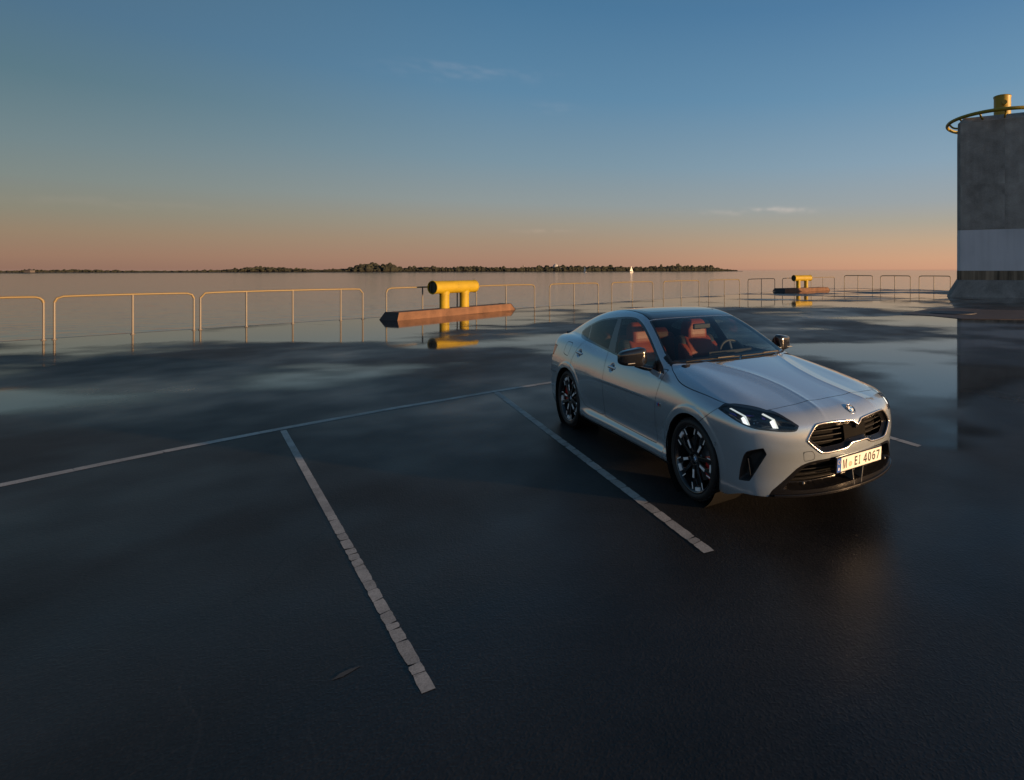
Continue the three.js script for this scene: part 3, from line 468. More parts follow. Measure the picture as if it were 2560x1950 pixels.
// ---- surface mesh of the right half (z >= 0)
const soup = (() => {
  const h = 0.0135, x0 = -3.86, y0 = 0.13, nx = Math.ceil(4.95 / h), ny = Math.ceil(1.40 / h), nz = Math.ceil(0.96 / h) + 1, z0 = -h / 2;
  const sx = nx + 1, sy = ny + 1, sz = nz + 1, val = new Float32Array(sx * sy * sz), id = (i, j, k) => (i * sy + j) * sz + k;
  // coarse pass first: only cells near the surface are worked out finely
  const C = 6;
  for (let i = 0; i < sx; i += C) for (let j = 0; j < sy; j += C) for (let k = 0; k < sz; k += C) {
    const m = fCar(x0 + (i + C / 2) * h, y0 + (j + C / 2) * h, z0 + (k + C / 2) * h), near = Math.abs(m) < h * C * 1.75 + 0.03;
    for (let a = i; a < Math.min(i + C, sx); a++) for (let b = j; b < Math.min(j + C, sy); b++) for (let c = k; c < Math.min(k + C, sz); c++) val[id(a, b, c)] = near ? fCar(x0 + a * h, y0 + b * h, z0 + c * h) : m;
  }
  const vert = new Int32Array(nx * ny * nz).fill(-1), vid = (i, j, k) => (i * ny + j) * nz + k, P = [], g = [0, 0, 0], Nn = [];
  const E = [[0, 1], [0, 2], [0, 4], [1, 3], [1, 5], [2, 3], [2, 6], [3, 7], [4, 5], [4, 6], [5, 7], [6, 7]];
  for (let i = 0; i < nx; i++) for (let j = 0; j < ny; j++) for (let k = 0; k < nz; k++) {
    const v = []; let neg = 0; for (let q = 0; q < 8; q++) { const w = val[id(i + (q >> 2), j + ((q >> 1) & 1), k + (q & 1))]; v.push(w); if (w < 0) neg++; }
    if (!neg || neg === 8) continue;
    let cx = 0, cy = 0, cz = 0, n = 0;
    for (const [a, b] of E) if ((v[a] < 0) !== (v[b] < 0)) { const t = v[a] / (v[a] - v[b]); cx += (a >> 2) + t * ((b >> 2) - (a >> 2)); cy += ((a >> 1) & 1) + t * (((b >> 1) & 1) - ((a >> 1) & 1)); cz += (a & 1) + t * ((b & 1) - (a & 1)); n++; }
    let x = x0 + (i + cx / n) * h, y = y0 + (j + cy / n) * h, z = z0 + (k + cz / n) * h; if (k === 0) z = 0;
    for (let it = 0; it < 3; it++) { const f = fCar(x, y, z); grad(x, y, z, g); const l = g[0] ** 2 + g[1] ** 2 + g[2] ** 2; const s = clamp(f / l, -h, h); x -= s * g[0]; y -= s * g[1]; if (k) z -= s * g[2]; }
    grad(x, y, z, g); const l = Math.hypot(...g); vert[vid(i, j, k)] = P.length / 3; P.push(x, y, Math.max(0, z)); Nn.push(g[0] / l, g[1] / l, k ? g[2] / l : 0);
  }
  const tri = [];
  const quad = (a, b, c, d, flip) => { if (a < 0 || b < 0 || c < 0 || d < 0) return; if (flip) { tri.push(a, c, b, a, d, c); } else { tri.push(a, b, c, a, c, d); } };
  for (let i = 0; i < nx; i++) for (let j = 0; j < ny; j++) for (let k = 0; k < nz; k++) {
    const s = val[id(i, j, k)] < 0;
    if (j && k && (val[id(i + 1, j, k)] < 0) !== s) quad(vert[vid(i, j - 1, k - 1)], vert[vid(i, j, k - 1)], vert[vid(i, j, k)], vert[vid(i, j - 1, k)], !s);
    if (i && k && (val[id(i, j + 1, k)] < 0) !== s) quad(vert[vid(i - 1, j, k - 1)], vert[vid(i - 1, j, k)], vert[vid(i, j, k)], vert[vid(i, j, k - 1)], !s);
    if (i && j && (val[id(i, j, k + 1)] < 0) !== s) quad(vert[vid(i - 1, j - 1, k)], vert[vid(i, j - 1, k)], vert[vid(i, j, k)], vert[vid(i - 1, j, k)], !s);
  }
  const out = []; for (const v of tri) out.push(P[3 * v], P[3 * v + 1], P[3 * v + 2], Nn[3 * v], Nn[3 * v + 1], Nn[3 * v + 2]);
  return new Float32Array(out);                                   // triangles, six numbers a corner
})();
// cut triangles along field(x, y, z) = 0 -> [where negative, where positive]
function cut(tris, field) {
  const A = [], B = []; const n = tris.length / 18, v = [0, 0, 0];
  const put = (L, o) => { for (let k = 0; k < 6; k++) L.push(o[k]); };
  const at = (t, c) => tris.subarray(t * 18 + c * 6, t * 18 + c * 6 + 6);
  const mixp = (p, q, s) => { const o = new Array(6); for (let k = 0; k < 6; k++) o[k] = p[k] + (q[k] - p[k]) * s; const l = Math.hypot(o[3], o[4], o[5]) || 1; o[3] /= l; o[4] /= l; o[5] /= l; return o; };
  for (let t = 0; t < n; t++) {
    const c = [at(t, 0), at(t, 1), at(t, 2)]; for (let k = 0; k < 3; k++) v[k] = field(c[k][0], c[k][1], c[k][2]);
    const neg = (v[0] < 0) + (v[1] < 0) + (v[2] < 0);
    if (neg === 3 || neg === 0) { const L = neg ? A : B; put(L, c[0]); put(L, c[1]); put(L, c[2]); continue; }
    let k = 0; const lone = neg === 1; while ((v[k] < 0) !== lone) k++;
    const a = c[k], b = c[(k + 1) % 3], d = c[(k + 2) % 3], va = v[k], ab = mixp(a, b, va / (va - v[(k + 1) % 3])), ad = mixp(a, d, va / (va - v[(k + 2) % 3]));
    const L1 = lone ? A : B, L2 = lone ? B : A; put(L1, a); put(L1, ab); put(L1, ad); put(L2, ab); put(L2, b); put(L2, d); put(L2, ab); put(L2, d); put(L2, ad);
  }
  return [new Float32Array(A), new Float32Array(B)];
}
function smoothLoop(p, per = 6, closed = true, sharp = []) {      // rounded outline through 2-D points; points listed in sharp stay corners
  const n = p.length, o = [];
  for (let i = 0; i < (closed ? n : n - 1); i++) {
    const P1 = p[i], P2 = p[(i + 1) % n], P0 = sharp.includes(i) ? P1 : p[closed ? (i - 1 + n) % n : Math.max(0, i - 1)], P3 = sharp.includes((i + 1) % n) ? P2 : p[closed ? (i + 2) % n : Math.min(n - 1, i + 2)];
    for (let k = 0; k < per; k++) { const t = k / per, t2 = t * t, t3 = t2 * t; o.push(P1.map((_, q) => 0.5 * (2 * P1[q] + (P2[q] - P0[q]) * t + (2 * P0[q] - 5 * P1[q] + 4 * P2[q] - P3[q]) * t2 + (3 * P1[q] - P0[q] - 3 * P2[q] + P3[q]) * t3))); }
  }
  if (!closed) o.push(p[n - 1]); return o;
}
function polyField(poly) {                                        // signed distance to a closed outline, negative inside
  const n = poly.length;
  return (x, y) => {
    let d = 1e9, s = 1;
    for (let i = 0, j = n - 1; i < n; j = i++) {
      const ex = poly[j][0] - poly[i][0], ey = poly[j][1] - poly[i][1], wx = x - poly[i][0], wy = y - poly[i][1], t = clamp((wx * ex + wy * ey) / (ex * ex + ey * ey + 1e-12), 0, 1), bx = wx - ex * t, by = wy - ey * t;
      d = Math.min(d, bx * bx + by * by);
      const c1 = y >= poly[i][1], c2 = y < poly[j][1], c3 = ex * wy > ey * wx; if ((c1 && c2 && c3) || (!c1 && !c2 && !c3)) s = -s;
    }
    return s * Math.sqrt(d);
  };
}
const GAP = 0.0028;
// take the panel inside a field out of the skin, leaving an open shut line round it
function takePanel(tris, field, gap = GAP) { const [inside, rest] = cut(tris, (x, y, z) => field(x, y, z) + gap); const [, outside] = cut(rest, (x, y, z) => field(x, y, z) - gap); return [inside, outside]; }
function mirrorT(t) { const o = new Float32Array(t.length); for (let i = 0; i < t.length; i += 18) for (let c = 0; c < 3; c++) { const s = i + [0, 2, 1][c] * 6, d = i + c * 6; o[d] = t[s]; o[d + 1] = t[s + 1]; o[d + 2] = -t[s + 2]; o[d + 3] = t[s + 3]; o[d + 4] = t[s + 4]; o[d + 5] = -t[s + 5]; } return o; }
function joinT(...l) { const o = new Float32Array(l.reduce((a, b) => a + b.length, 0)); let k = 0; for (const a of l) { o.set(a, k); k += a.length; } return o; }
function pushT(t, fn) { const o = new Float32Array(t); for (let i = 0; i < o.length; i += 6) { const d = typeof fn === 'number' ? fn : fn(o[i], o[i + 1], o[i + 2]); o[i] -= o[i + 3] * d; o[i + 1] -= o[i + 4] * d; o[i + 2] -= o[i + 5] * d; } return o; }
function geoT(t) { const n = t.length / 6, p = new Float32Array(n * 3), m = new Float32Array(n * 3), uv = new Float32Array(n * 2); for (let i = 0; i < n; i++) { for (let k = 0; k < 3; k++) { p[3 * i + k] = t[6 * i + k]; m[3 * i + k] = t[6 * i + 3 + k]; } uv[2 * i] = t[6 * i]; uv[2 * i + 1] = t[6 * i + 1] + t[6 * i + 2]; } let g = new THREE.BufferGeometry(); g.setAttribute('position', new THREE.BufferAttribute(p, 3)); g.setAttribute('normal', new THREE.BufferAttribute(m, 3)); g.setAttribute('uv', new THREE.BufferAttribute(uv, 2)); g = mergeVertices(g, 1e-5); return g; }
// as geoT, with the normals worked out from the faces
function geoF(t) { const g = geoT(t); g.deleteAttribute('normal'); const q = mergeVertices(g, 1e-4); q.computeVertexNormals(); return q; }
// ---- materials of the car
const flake = dataTex(512, (u, v) => { const a = N1.n2(u * 256, v * 256, 256), b = N2.n2(u * 170 + 9, v * 170, 170); const k = 0.86 + 0.22 * (a - 0.5) + 0.1 * (b - 0.5); return [k, k, k]; }, false, 6, 6);
const paint = mat(0.64, 0.745, 0.82, 0.175, 0.64, { map: flake, clearcoat: 1, clearcoatRoughness: 0.025 });
const gloss = mat(0.012, 0.012, 0.013, 0.12, 0, { clearcoat: 1, clearcoatRoughness: 0.03 });
const matte = mat(0.012, 0.012, 0.013, 0.6), deep = mat(0.006, 0.006, 0.006, 0.9, 0, { specularIntensity: 0.3 }), slatBlack = mat(0.010, 0.010, 0.010, 0.45, 0, { specularIntensity: 0.5 }), lipBlack = mat(0.009, 0.009, 0.010, 0.22, 0, { specularIntensity: 0.7 }), rubber = mat(0.018, 0.018, 0.018, 0.62), trimGrey = mat(0.10, 0.105, 0.11, 0.3, 0.3, { clearcoat: 0.6, clearcoatRoughness: 0.1 });
const chrome = mat(0.55, 0.55, 0.55, 0.24, 0.95), machined = mat(0.95, 0.95, 0.95, 0.35, 0.0), rimBlack = mat(0.012, 0.012, 0.014, 0.2, 0.2, { clearcoat: 0.8, clearcoatRoughness: 0.06 });
const glassClear = mat(0.80, 0.86, 0.86, 0.0, 0, { transmission: 1, thickness: 0, ior: 1.5 });
const glassFront = mat(0.62, 0.69, 0.69, 0.0, 0, { transmission: 1, thickness: 0, ior: 1.52 });
const glassSide = mat(0.66, 0.73, 0.73, 0.0, 0, { transmission: 1, thickness: 0, ior: 1.52 });
const glassDark = mat(0.13, 0.19, 0.19, 0.0, 0, { transmission: 1, thickness: 0, ior: 1.52 });
const red = mat(0.55, 0.02, 0.015, 0.3, 0, { clearcoat: 1, clearcoatRoughness: 0.05 });
const leather = mat(0.24, 0.042, 0.014, 0.5), leatherDark = mat(0.03, 0.03, 0.033, 0.55), cabinDark = mat(0.022, 0.022, 0.024, 0.75);

// ---- outlines of the panels, in the view in which each is cut
const uy = p => [(p[0] - p[2]) * 0.70711, p[1]];
const F_xy = poly => { const f = polyField(poly); return (x, y) => f(x, y); };
const F_xz = poly => { const f = polyField(poly); return (x, y, z) => f(x, z); };
const F_zy = poly => { const f = polyField(poly); return (x, y, z) => f(z, y); };
const F_uy = poly => { const f = polyField(poly); return (x, y, z) => f((x - z) * 0.70711, y); };
const picks = l => l.map(p => pick(...p));
let skin = soup;
[, skin] = cut(skin, (x, y) => y - (0.17 + 0.062 * sstep(0.38, 0.62, x)));                                                             // open underneath
const ARCH = 0.378;
for (const ax of [0, -2.67]) [, skin] = cut(skin, (x, y, z) => z < 0.45 ? 1 : Math.hypot(x - ax, y - 0.331) - ARCH);

// windows
const dlo = smoothLoop([[-0.545, 0.938], [-0.82, 0.957], [-1.15, 0.968], [-1.524, 0.982], [-1.766, 1.000], [-2.185, 1.027], [-2.60, 1.056], [-2.735, 1.078], [-2.775, 1.115], [-2.71, 1.168], [-2.55, 1.228], [-2.328, 1.294], [-2.10, 1.332], [-1.914, 1.353], [-1.695, 1.374], [-1.52, 1.376], [-1.39, 1.356], [-1.225, 1.303], [-1.010, 1.204], [-0.784, 1.080]], 6, true, [0]);
const fDlo = F_xy(dlo), upper = (x, y, z) => z < 0.42 || y < 0.91;
let glassBits, sideGlass; [sideGlass, skin] = cut(skin, (x, y, z) => z < 0.42 ? 1 : fDlo(x, y));
let winTrim; [sideGlass, winTrim] = cut(sideGlass, (x, y, z) => fDlo(x, y) + 0.020);
const lineF = (a, b) => { const L = Math.hypot(b[0] - a[0], b[1] - a[1]); return (x, y) => ((x - a[0]) * (b[1] - a[1]) - (y - a[1]) * (b[0] - a[0])) / L; };
const bF = lineF([-1.612, 1.009], [-1.783, 1.351]), bR = lineF([-1.780, 1.015], [-1.877, 1.348]), qL = lineF([-2.42, 1.03], [-2.55, 1.24]), tri = lineF([-0.70, 0.93], [-0.86, 1.14]);
let gFront, gRest, bPillar, gRear, gQuarter, sail, divider;
[gRest, gFront] = cut(sideGlass, (x, y) => bF(x, y)); 
[gRear, bPillar] = cut(gRest, (x, y) => bR(x, y));
[gQuarter, gRear] = cut(gRear, (x, y) => qL(x, y) );
[divider, gRear] = cut(gRear, (x, y) => qL(x, y) - 0.022);
[gFront, sail] = cut(gFront, (x, y) => tri(x, y));
const wsLow = [[-0.345, 0], [-0.348, 0.15], [-0.375, 0.30], [-0.44, 0.477], [-0.50, 0.60], [-0.575, 0.708]];
const ws = [...wsLow.map(p => [p[0] - 0.012, p[1]]), [-0.736, 0.690], [-0.951, 0.634], [-1.247, 0.560], [-1.225, 0.45], [-1.20, 0.282], [-1.183, 0.14], [-1.18, 0], [-1.18, -0.2], [-0.36, -0.2]];
const fWs = F_xz(ws); let wind, frit; [wind, skin] = cut(skin, (x, y, z) => y < 0.9 ? 1 : fWs(x, y, z));
[wind, frit] = cut(wind, (x, y, z) => fWs(x, y, z) + 0.016);
const hoodPoly = [...wsLow.map(p => [p[0] + 0.014, p[1]]), ...smoothLoop([[-0.555, 0.722], [-0.49, 0.752], [-0.420, 0.776], [-0.269, 0.818], [-0.084, 0.829], [0.133, 0.816], [0.343, 0.793], [0.417, 0.739], [0.556, 0.658], [0.640, 0.626]], 5, false), [0.66, 0.55], [0.675, 0.451], [0.70, 0.27], [0.712, 0.14], [0.715, 0], [0.715, -0.2], [-0.3, -0.2]];
const fHood = F_xz(hoodPoly); let hood; [hood, skin] = takePanel(skin, (x, y, z) => y < 0.70 ? 1 : fHood(x, y, z));
let cowl; [cowl, skin] = cut(skin, (x, y, z) => (y < 0.95 || x < -0.7 || x > -0.3 || z > 0.735) ? 1 : Math.min(fWs(x, y, z), fHood(x, y, z)) - 0.03);
// roof: dark glass between the rails, with the sliding panel's seam; dark rear window
const roofPoly = [[-1.262, 0.545], [-1.45, 0.520], [-1.646, 0.508], [-1.86, 0.500], [-2.2, 0.487], [-2.45, 0.47], [-2.47, 0.3], [-2.48, 0], [-2.48, -0.2], [-1.19, -0.2], [-1.19, 0], [-1.195, 0.14], [-1.212, 0.282], [-1.238, 0.45]];
const fRoof = F_xz(roofPoly); let roofGlass, sunroof; [roofGlass, skin] = takePanel(skin, (x, y, z) => y < 1.1 ? 1 : fRoof(x, y, z), 0.004);
const sunPoly = smoothLoop([[-1.405, 0], [-1.405, 0.15], [-1.42, 0.33], [-1.47, 0.425], [-1.60, 0.448], [-2.0, 0.44], [-2.25, 0.42], [-2.27, 0.2], [-2.27, 0]], 4, false).concat([[-2.27, -0.2], [-1.405, -0.2]]);
const fSun = F_xz(sunPoly); [sunroof, roofGlass] = takePanel(roofGlass, fSun, 0.004);
const rearPoly = [[-2.56, -0.2], [-2.56, 0], [-2.555, 0.30], [-2.60, 0.47], [-2.95, 0.49], [-3.22, 0.50], [-3.255, 0.3], [-3.27, 0], [-3.27, -0.2]];
let rearGlass; [rearGlass, skin] = takePanel(skin, (x, y, z) => y < 1.0 ? 1 : F_xz(rearPoly)(x, y, z));
// lamps
const headPoly = smoothLoop(picks([[1064, 690], [1110, 656], [1180, 659], [1300, 680], [1420, 710], [1500, 755], [1563, 795], [1545, 829], [1480, 835], [1380, 828], [1290, 815], [1200, 780], [1130, 736]]).map(uy), 5, true, [0, 6]);
const fHead = F_uy(headPoly); let headCover; [headCover, skin] = cut(skin, (x, y, z) => (x < 0.15 || z < 0.3) ? 1 : fHead(x, y, z));
const tailBox = (x, y, z) => Math.max(x + 3.17 - 0.35 * (y - 0.86), Math.abs(y - 0.862) - 0.058, 0.30 - z); let tailLamp; [tailLamp, skin] = takePanel(skin, tailBox);
// front openings
const grillePoly = smoothLoop([[-0.1, 0.70], [0, 0.705], [0.028, 0.719], [0.06, 0.737], [0.20, 0.748], [0.34, 0.748], [0.405, 0.73], [0.468, 0.650], [0.458, 0.620], [0.39, 0.560], [0.345, 0.540], [0.23, 0.543], [0.140, 0.552], [0.102, 0.572], [0.075, 0.581], [0, 0.580], [-0.1, 0.58]], 4, true, [0, 1, 15, 16]);
const fGr = F_zy(grillePoly); let grilleHole; [grilleHole, skin] = cut(skin, (x, y, z) => x < 0.6 ? 1 : fGr(x, y, z));
const lowPoly = [[-0.1, 0.497], [0.25, 0.495], [0.40, 0.488], [0.463, 0.478], [0.51, 0.460], [0.545, 0.435], [0.61, 0.364], [0.69, 0.281], [0.712, 0.235], [0.715, 0.1], [-0.1, 0.1]];
const fLow = F_zy(lowPoly); let lowFace; [lowFace, skin] = cut(skin, (x, y, z) => x < 0.5 ? 1 : fLow(x, y, z));
const mouthPoly = smoothLoop([[-0.1, 0.478], [0.24, 0.476], [0.40, 0.468], [0.47, 0.452], [0.515, 0.425], [0.575, 0.355], [0.622, 0.298], [0.605, 0.282], [0.40, 0.274], [0.2, 0.280], [0, 0.282], [-0.1, 0.282]], 3, true, [0, 11]);
const fMouth = F_zy(mouthPoly); let mouth; [mouth, lowFace] = cut(lowFace, fMouth);
const ventPoly = smoothLoop(picks([[1230, 965], [1280, 943], [1345, 932], [1366, 970], [1318, 1045], [1260, 1135], [1193, 1126], [1203, 1050]]).map(uy), 4, true, [2, 3, 5, 6]);
const fVent = F_uy(ventPoly); let vent; [vent, skin] = cut(skin, (x, y, z) => (x < 0.4 || z < 0.5) ? 1 : fVent(x, y, z));
const hookPoly = smoothLoop([[0.505, 0.556], [0.455, 0.561], [0.430, 0.548], [0.422, 0.500], [0.495, 0.488]], 4, true, [0, 4]); // cover of the tow eye, on this side only
// doors and flap
const fd = smoothLoop([[-0.52, 1.06], [-0.535, 0.95], [-0.552, 0.854], [-0.570, 0.737], [-0.582, 0.616], [-0.588, 0.46], [-0.578, 0.335], [-0.62, 0.315], [-1.0, 0.315], [-1.62, 0.325], [-1.675, 0.34], [-1.695, 0.40], [-1.690, 0.597], [-1.692, 0.741], [-1.722, 0.89], [-1.762, 1.0], [-1.80, 1.06]], 4, true, [0, 16]);
const rd = smoothLoop([[-1.79, 1.07], [-1.762, 1.0], [-1.722, 0.89], [-1.692, 0.741], [-1.690, 0.597], [-1.695, 0.40], [-1.72, 0.335], [-1.9, 0.33], [-2.16, 0.345], [-2.235, 0.40], [-2.35, 0.525], [-2.50, 0.655], [-2.555, 0.745], [-2.555, 0.835], [-2.51, 0.93], [-2.45, 1.04], [-2.44, 1.1]], 4, true, [0, 16]);
const fFd = F_xy(fd), fRd = F_xy(rd), lowSide = (f, top) => (x, y, z) => (z < 0.5 || y > top(x)) ? 1 : f(x, y);
const beltTop = x => 1.045 - 0.06 * sstep(-2.2, -1.0, x);
let frontDoor, rearDoor; [frontDoor, skin] = takePanel(skin, (x, y, z) => z < 0.5 ? 1 : Math.max(fFd(x, y), (y - (0.975 + 0.045 * sstep(-1.2, -1.8, x))))); [rearDoor, skin] = takePanel(skin, (x, y, z) => z < 0.5 ? 1 : Math.max(fRd(x, y), y - (1.02 + 0.035 * sstep(-1.9, -2.4, x))));
const flapPoly = smoothLoop([[-2.862, 0.885], [-2.862, 0.975], [-2.835, 0.995], [-2.715, 0.995], [-2.69, 0.97], [-2.70, 0.86], [-2.73, 0.845], [-2.835, 0.855]], 4);
let flap, skinRight; 
// sill, bumpers, wings
let skirt; [skirt, skin] = cut(skin, (x, y, z) => (x > -0.37 || x < -2.30) ? 1 : y - 0.212);
const wingSeam = lineF([0.324, 0.812], [0.10, 0.64]); let noseSkin, wing, tailSkin;
[noseSkin, skin] = takePanel(skin, (x, y, z) => Math.max(0.08 - x, x > 0.6 ? -1 : (x < 0.09 ? 1 : 0.28 * 0 + wingSeam(x, y) * 1)), 0.0022);
[wing, skin] = takePanel(skin, (x, y, z) => Math.max(-0.585 - x, y - 1.03, 0.5 - z), 0.0001);
[tailSkin, skin] = takePanel(skin, (x, y, z) => Math.max(x + 3.02 + 0.5 * (0.6 - y) * (y < 0.6 ? 0 : 1), y - 0.60), 0.0022);
[flap, skinRight] = takePanel(skin, F_xy(flapPoly)); [, flap] = cut(flap, (x, y, z) => z - 0.6);

// ---- hang the pieces on the car; R = right-hand copy, L = mirrored copy
const both = (name, t, m, fn = geoT) => mesh(name, fn(joinT(t, mirrorT(t))), m, car);
const sides = (name, t, m, label) => [t, mirrorT(t)].map(q => mesh(name, geoT(q), m, car));
both('hood', hood, paint);
both('cowl_panel', cowl, matte);
const windshield = both('windshield', wind, glassFront); mesh('black_border', geoT(joinT(frit, mirrorT(frit))), gloss, windshield);
both('roof_glass', roofGlass, gloss); both('sunroof', sunroof, gloss); both('rear_window', rearGlass, glassDark);
let noseR, hookR; [hookR, noseR] = takePanel(noseSkin, F_zy(hookPoly), 0.0018);
const bumper = mesh('front_bumper', geoT(joinT(noseR, mirrorT(noseSkin))), paint, car); mesh('tow_eye_cover', geoT(hookR), paint, bumper);
sides('front_wing', wing, paint); both('rear_bumper', tailSkin, paint);
mesh('body_frame', geoT(joinT(skinRight, mirrorT(skin))), paint, car); mesh('fuel_flap', geoT(flap), paint, car);
both('front_lip_frame', lowFace, lipBlack); sides('side_skirt', skirt, matte);
sides('tail_light', tailLamp, red);
const inner = joinT(hood, roofGlass, sunroof, skin, wing, noseSkin, tailSkin, frontDoor, rearDoor, bPillar, winTrim, flap); const liner = pushT(inner, 0.017);
both('inner_lining', liner, cabinDark);
// doors with handles in round dishes
const dishes = [[frontDoor, [-1.545, 0.862], 'front_door', 'handle'], [rearDoor, [-2.412, 0.908], 'rear_door', 'handle']];
for (const [d, c, name] of dishes) {
  const fd2 = (x, y) => Math.hypot((x - c[0]) / 1.18, y - c[1]) - 0.052; const [dish, rest] = cut(d, (x, y) => fd2(x, y));
  const bowl = pushT(dish, (x, y) => 0.028 * sstep(0, 0.045, -fd2(x, y)));
  for (const s of [1, -1]) {
    const door = mesh(name, geoT(s > 0 ? rest : mirrorT(rest)), paint, car); mesh('handle_dish', geoF(s > 0 ? bowl : mirrorT(bowl)), paint, door);
    const hz = pickSide(c[0], c[1]); const bar = new THREE.CapsuleGeometry(0.016, 0.135, 6, 14); bar.rotateZ(Math.PI / 2); bar.scale(1, 0.95, 0.7); bar.rotateZ(-0.02); bar.translate(c[0], c[1], s * (hz + 0.002)); mesh('handle', bar, paint, door);
  }
}
function pickSide(x, y) { let a = 0.3, b = 1.1; for (let k = 0; k < 40; k++) { const m = (a + b) / 2; if (fCar(x, y, m) < 0) a = m; else b = m; } return a; }
// side glass
for (const s of [1, -1]) {
  const q = t => geoT(s > 0 ? t : mirrorT(t));
  const trim = mesh('window_trim', q(winTrim), gloss, car); mesh('mirror_sail', q(sail), gloss, trim); mesh('divider_bar', q(divider), gloss, trim);
  mesh('front_side_window', q(gFront), glassSide, car); mesh('rear_side_window', q(gRear), glassDark, car); mesh('quarter_window', q(gQuarter), glassDark, car); mesh('door_pillar', q(bPillar), trimGrey, car);
}
// ---- headlights
{
  const bowl = pushT(headCover, (x, y, z) => 0.008 + 0.045 * sstep(0, 0.05, -fHead(x, y, z)));
  const [, rimT] = cut(headCover, (x, y, z) => fHead(x, y, z) + 0.011); const [cover] = cut(headCover, (x, y, z) => fHead(x, y, z) + 0.011);
  const hpx = (u, v) => [((1770 + u / 8.824) - 1360) * 2.4511, ((990 + v / 8.824) - 740) * 2.4511];
  const g3 = [0, 0, 0];
  const plate = (pts, inset, thick) => {
    const P = pts.map(p => { const q = pick(...hpx(...p)); grad(...q, g3); const l = Math.hypot(...g3); return [q, g3.map(c => c / l)]; });
    const a = P.map(([q, n]) => q.map((c, k) => c - n[k] * inset)), b = P.map(([q, n]) => q.map((c, k) => c - n[k] * (inset + thick)));
    const tri2 = THREE.ShapeUtils.triangulateShape(pts.map(p => new THREE.Vector2(...p)), []), pos = []; for (const t of tri2) { pos.push(...a[t[0]], ...a[t[1]], ...a[t[2]]); pos.push(...b[t[0]], ...b[t[2]], ...b[t[1]]); }
    for (let i = 0; i < a.length; i++) { const j = (i + 1) % a.length; pos.push(...a[i], ...b[i], ...b[j], ...a[i], ...b[j], ...a[j]); }
    const g = new THREE.BufferGeometry(); g.setAttribute('position', new THREE.Float32BufferAttribute(pos, 3)); g.computeVertexNormals(); return g;
  };
  const flipZ = g => { const q = g.clone(), p = q.attributes.position; for (let i = 0; i < p.count; i++) p.setZ(i, -p.getZ(i)); q.computeVertexNormals(); return q; };
  const lit = mat(0.8, 0.8, 0.8, 0.4); lit.emissive.setRGB(0.80, 0.78, 0.76); lit.emissiveIntensity = 1;
  const litDim = mat(0.7, 0.72, 0.7, 0.4); litDim.emissive.setRGB(0.42, 0.43, 0.42);
  const violet = mat(0.10, 0.08, 0.42, 0.15, 0.2, { clearcoat: 1 }), lampIn = mat(0.02, 0.022, 0.03, 0.25, 0.3, { clearcoat: 1, clearcoatRoughness: 0.1 });
  const arms = [[[468, 242], [512, 238], [828, 418], [912, 642], [868, 642], [790, 432]], [[1185, 368], [1215, 350], [1470, 492], [1560, 715], [1515, 718], [1435, 505]]];
  const blocks = [[[715, 480], [765, 440], [790, 452], [862, 640], [770, 605]], [[1365, 555], [1412, 517], [1440, 525], [1508, 715], [1435, 710]]];
  const glints = [[[440, 330], [575, 362], [630, 425], [600, 425], [480, 370]], [[1185, 428], [1262, 462], [1268, 500], [1190, 482]], [[815, 380], [900, 385], [1010, 405], [850, 412]]];
  const tiny = [[[985, 505], [1065, 490], [1075, 500], [1000, 520]], [[990, 565], [1015, 565], [1015, 605], [995, 605]], [[1060, 560], [1110, 555], [1100, 570], [1065, 580]]];
  for (const s of [1, -1]) {
    const mz = t => s > 0 ? t : mirrorT(t), mg = g => s > 0 ? g : flipZ(g);
    const hl = new THREE.Group(); hl.name = 'headlight'; car.add(hl);
    mesh('lamp_housing', geoF(mz(bowl)), lampIn, hl); mesh('lamp_cover', geoT(mz(cover)), glassClear, hl); mesh('lamp_rim', geoT(mz(rimT)), gloss, hl);
    for (const p of arms) mesh('daylight_bar', mg(plate(p, 0.012, 0.006)), litDim, hl);
    for (const p of blocks) mesh('lit_block', mg(plate(p, 0.010, 0.010)), lit, hl);
    for (const p of glints) mesh('violet_reflector', mg(plate(p, 0.016, 0.004)), violet, hl);
    for (const p of tiny) mesh('reflector_facet', mg(plate(p, 0.02, 0.004)), chrome, hl);
  }
}
// ---- vents in the bumper corners
{ const v = pushT(vent, (x, y, z) => 0.055 * sstep(0, 0.035, -fVent(x, y, z))); for (const s of [1, -1]) { const o = mesh('air_curtain', geoF(s > 0 ? v : mirrorT(v)), matte, car);
  const b = new RoundedBoxGeometry(0.012, 0.13, 0.03, 2, 0.005); b.rotateZ(0.25); b.translate(0.625, 0.43, s * 0.775); mesh('vane', b, gloss, o); } }
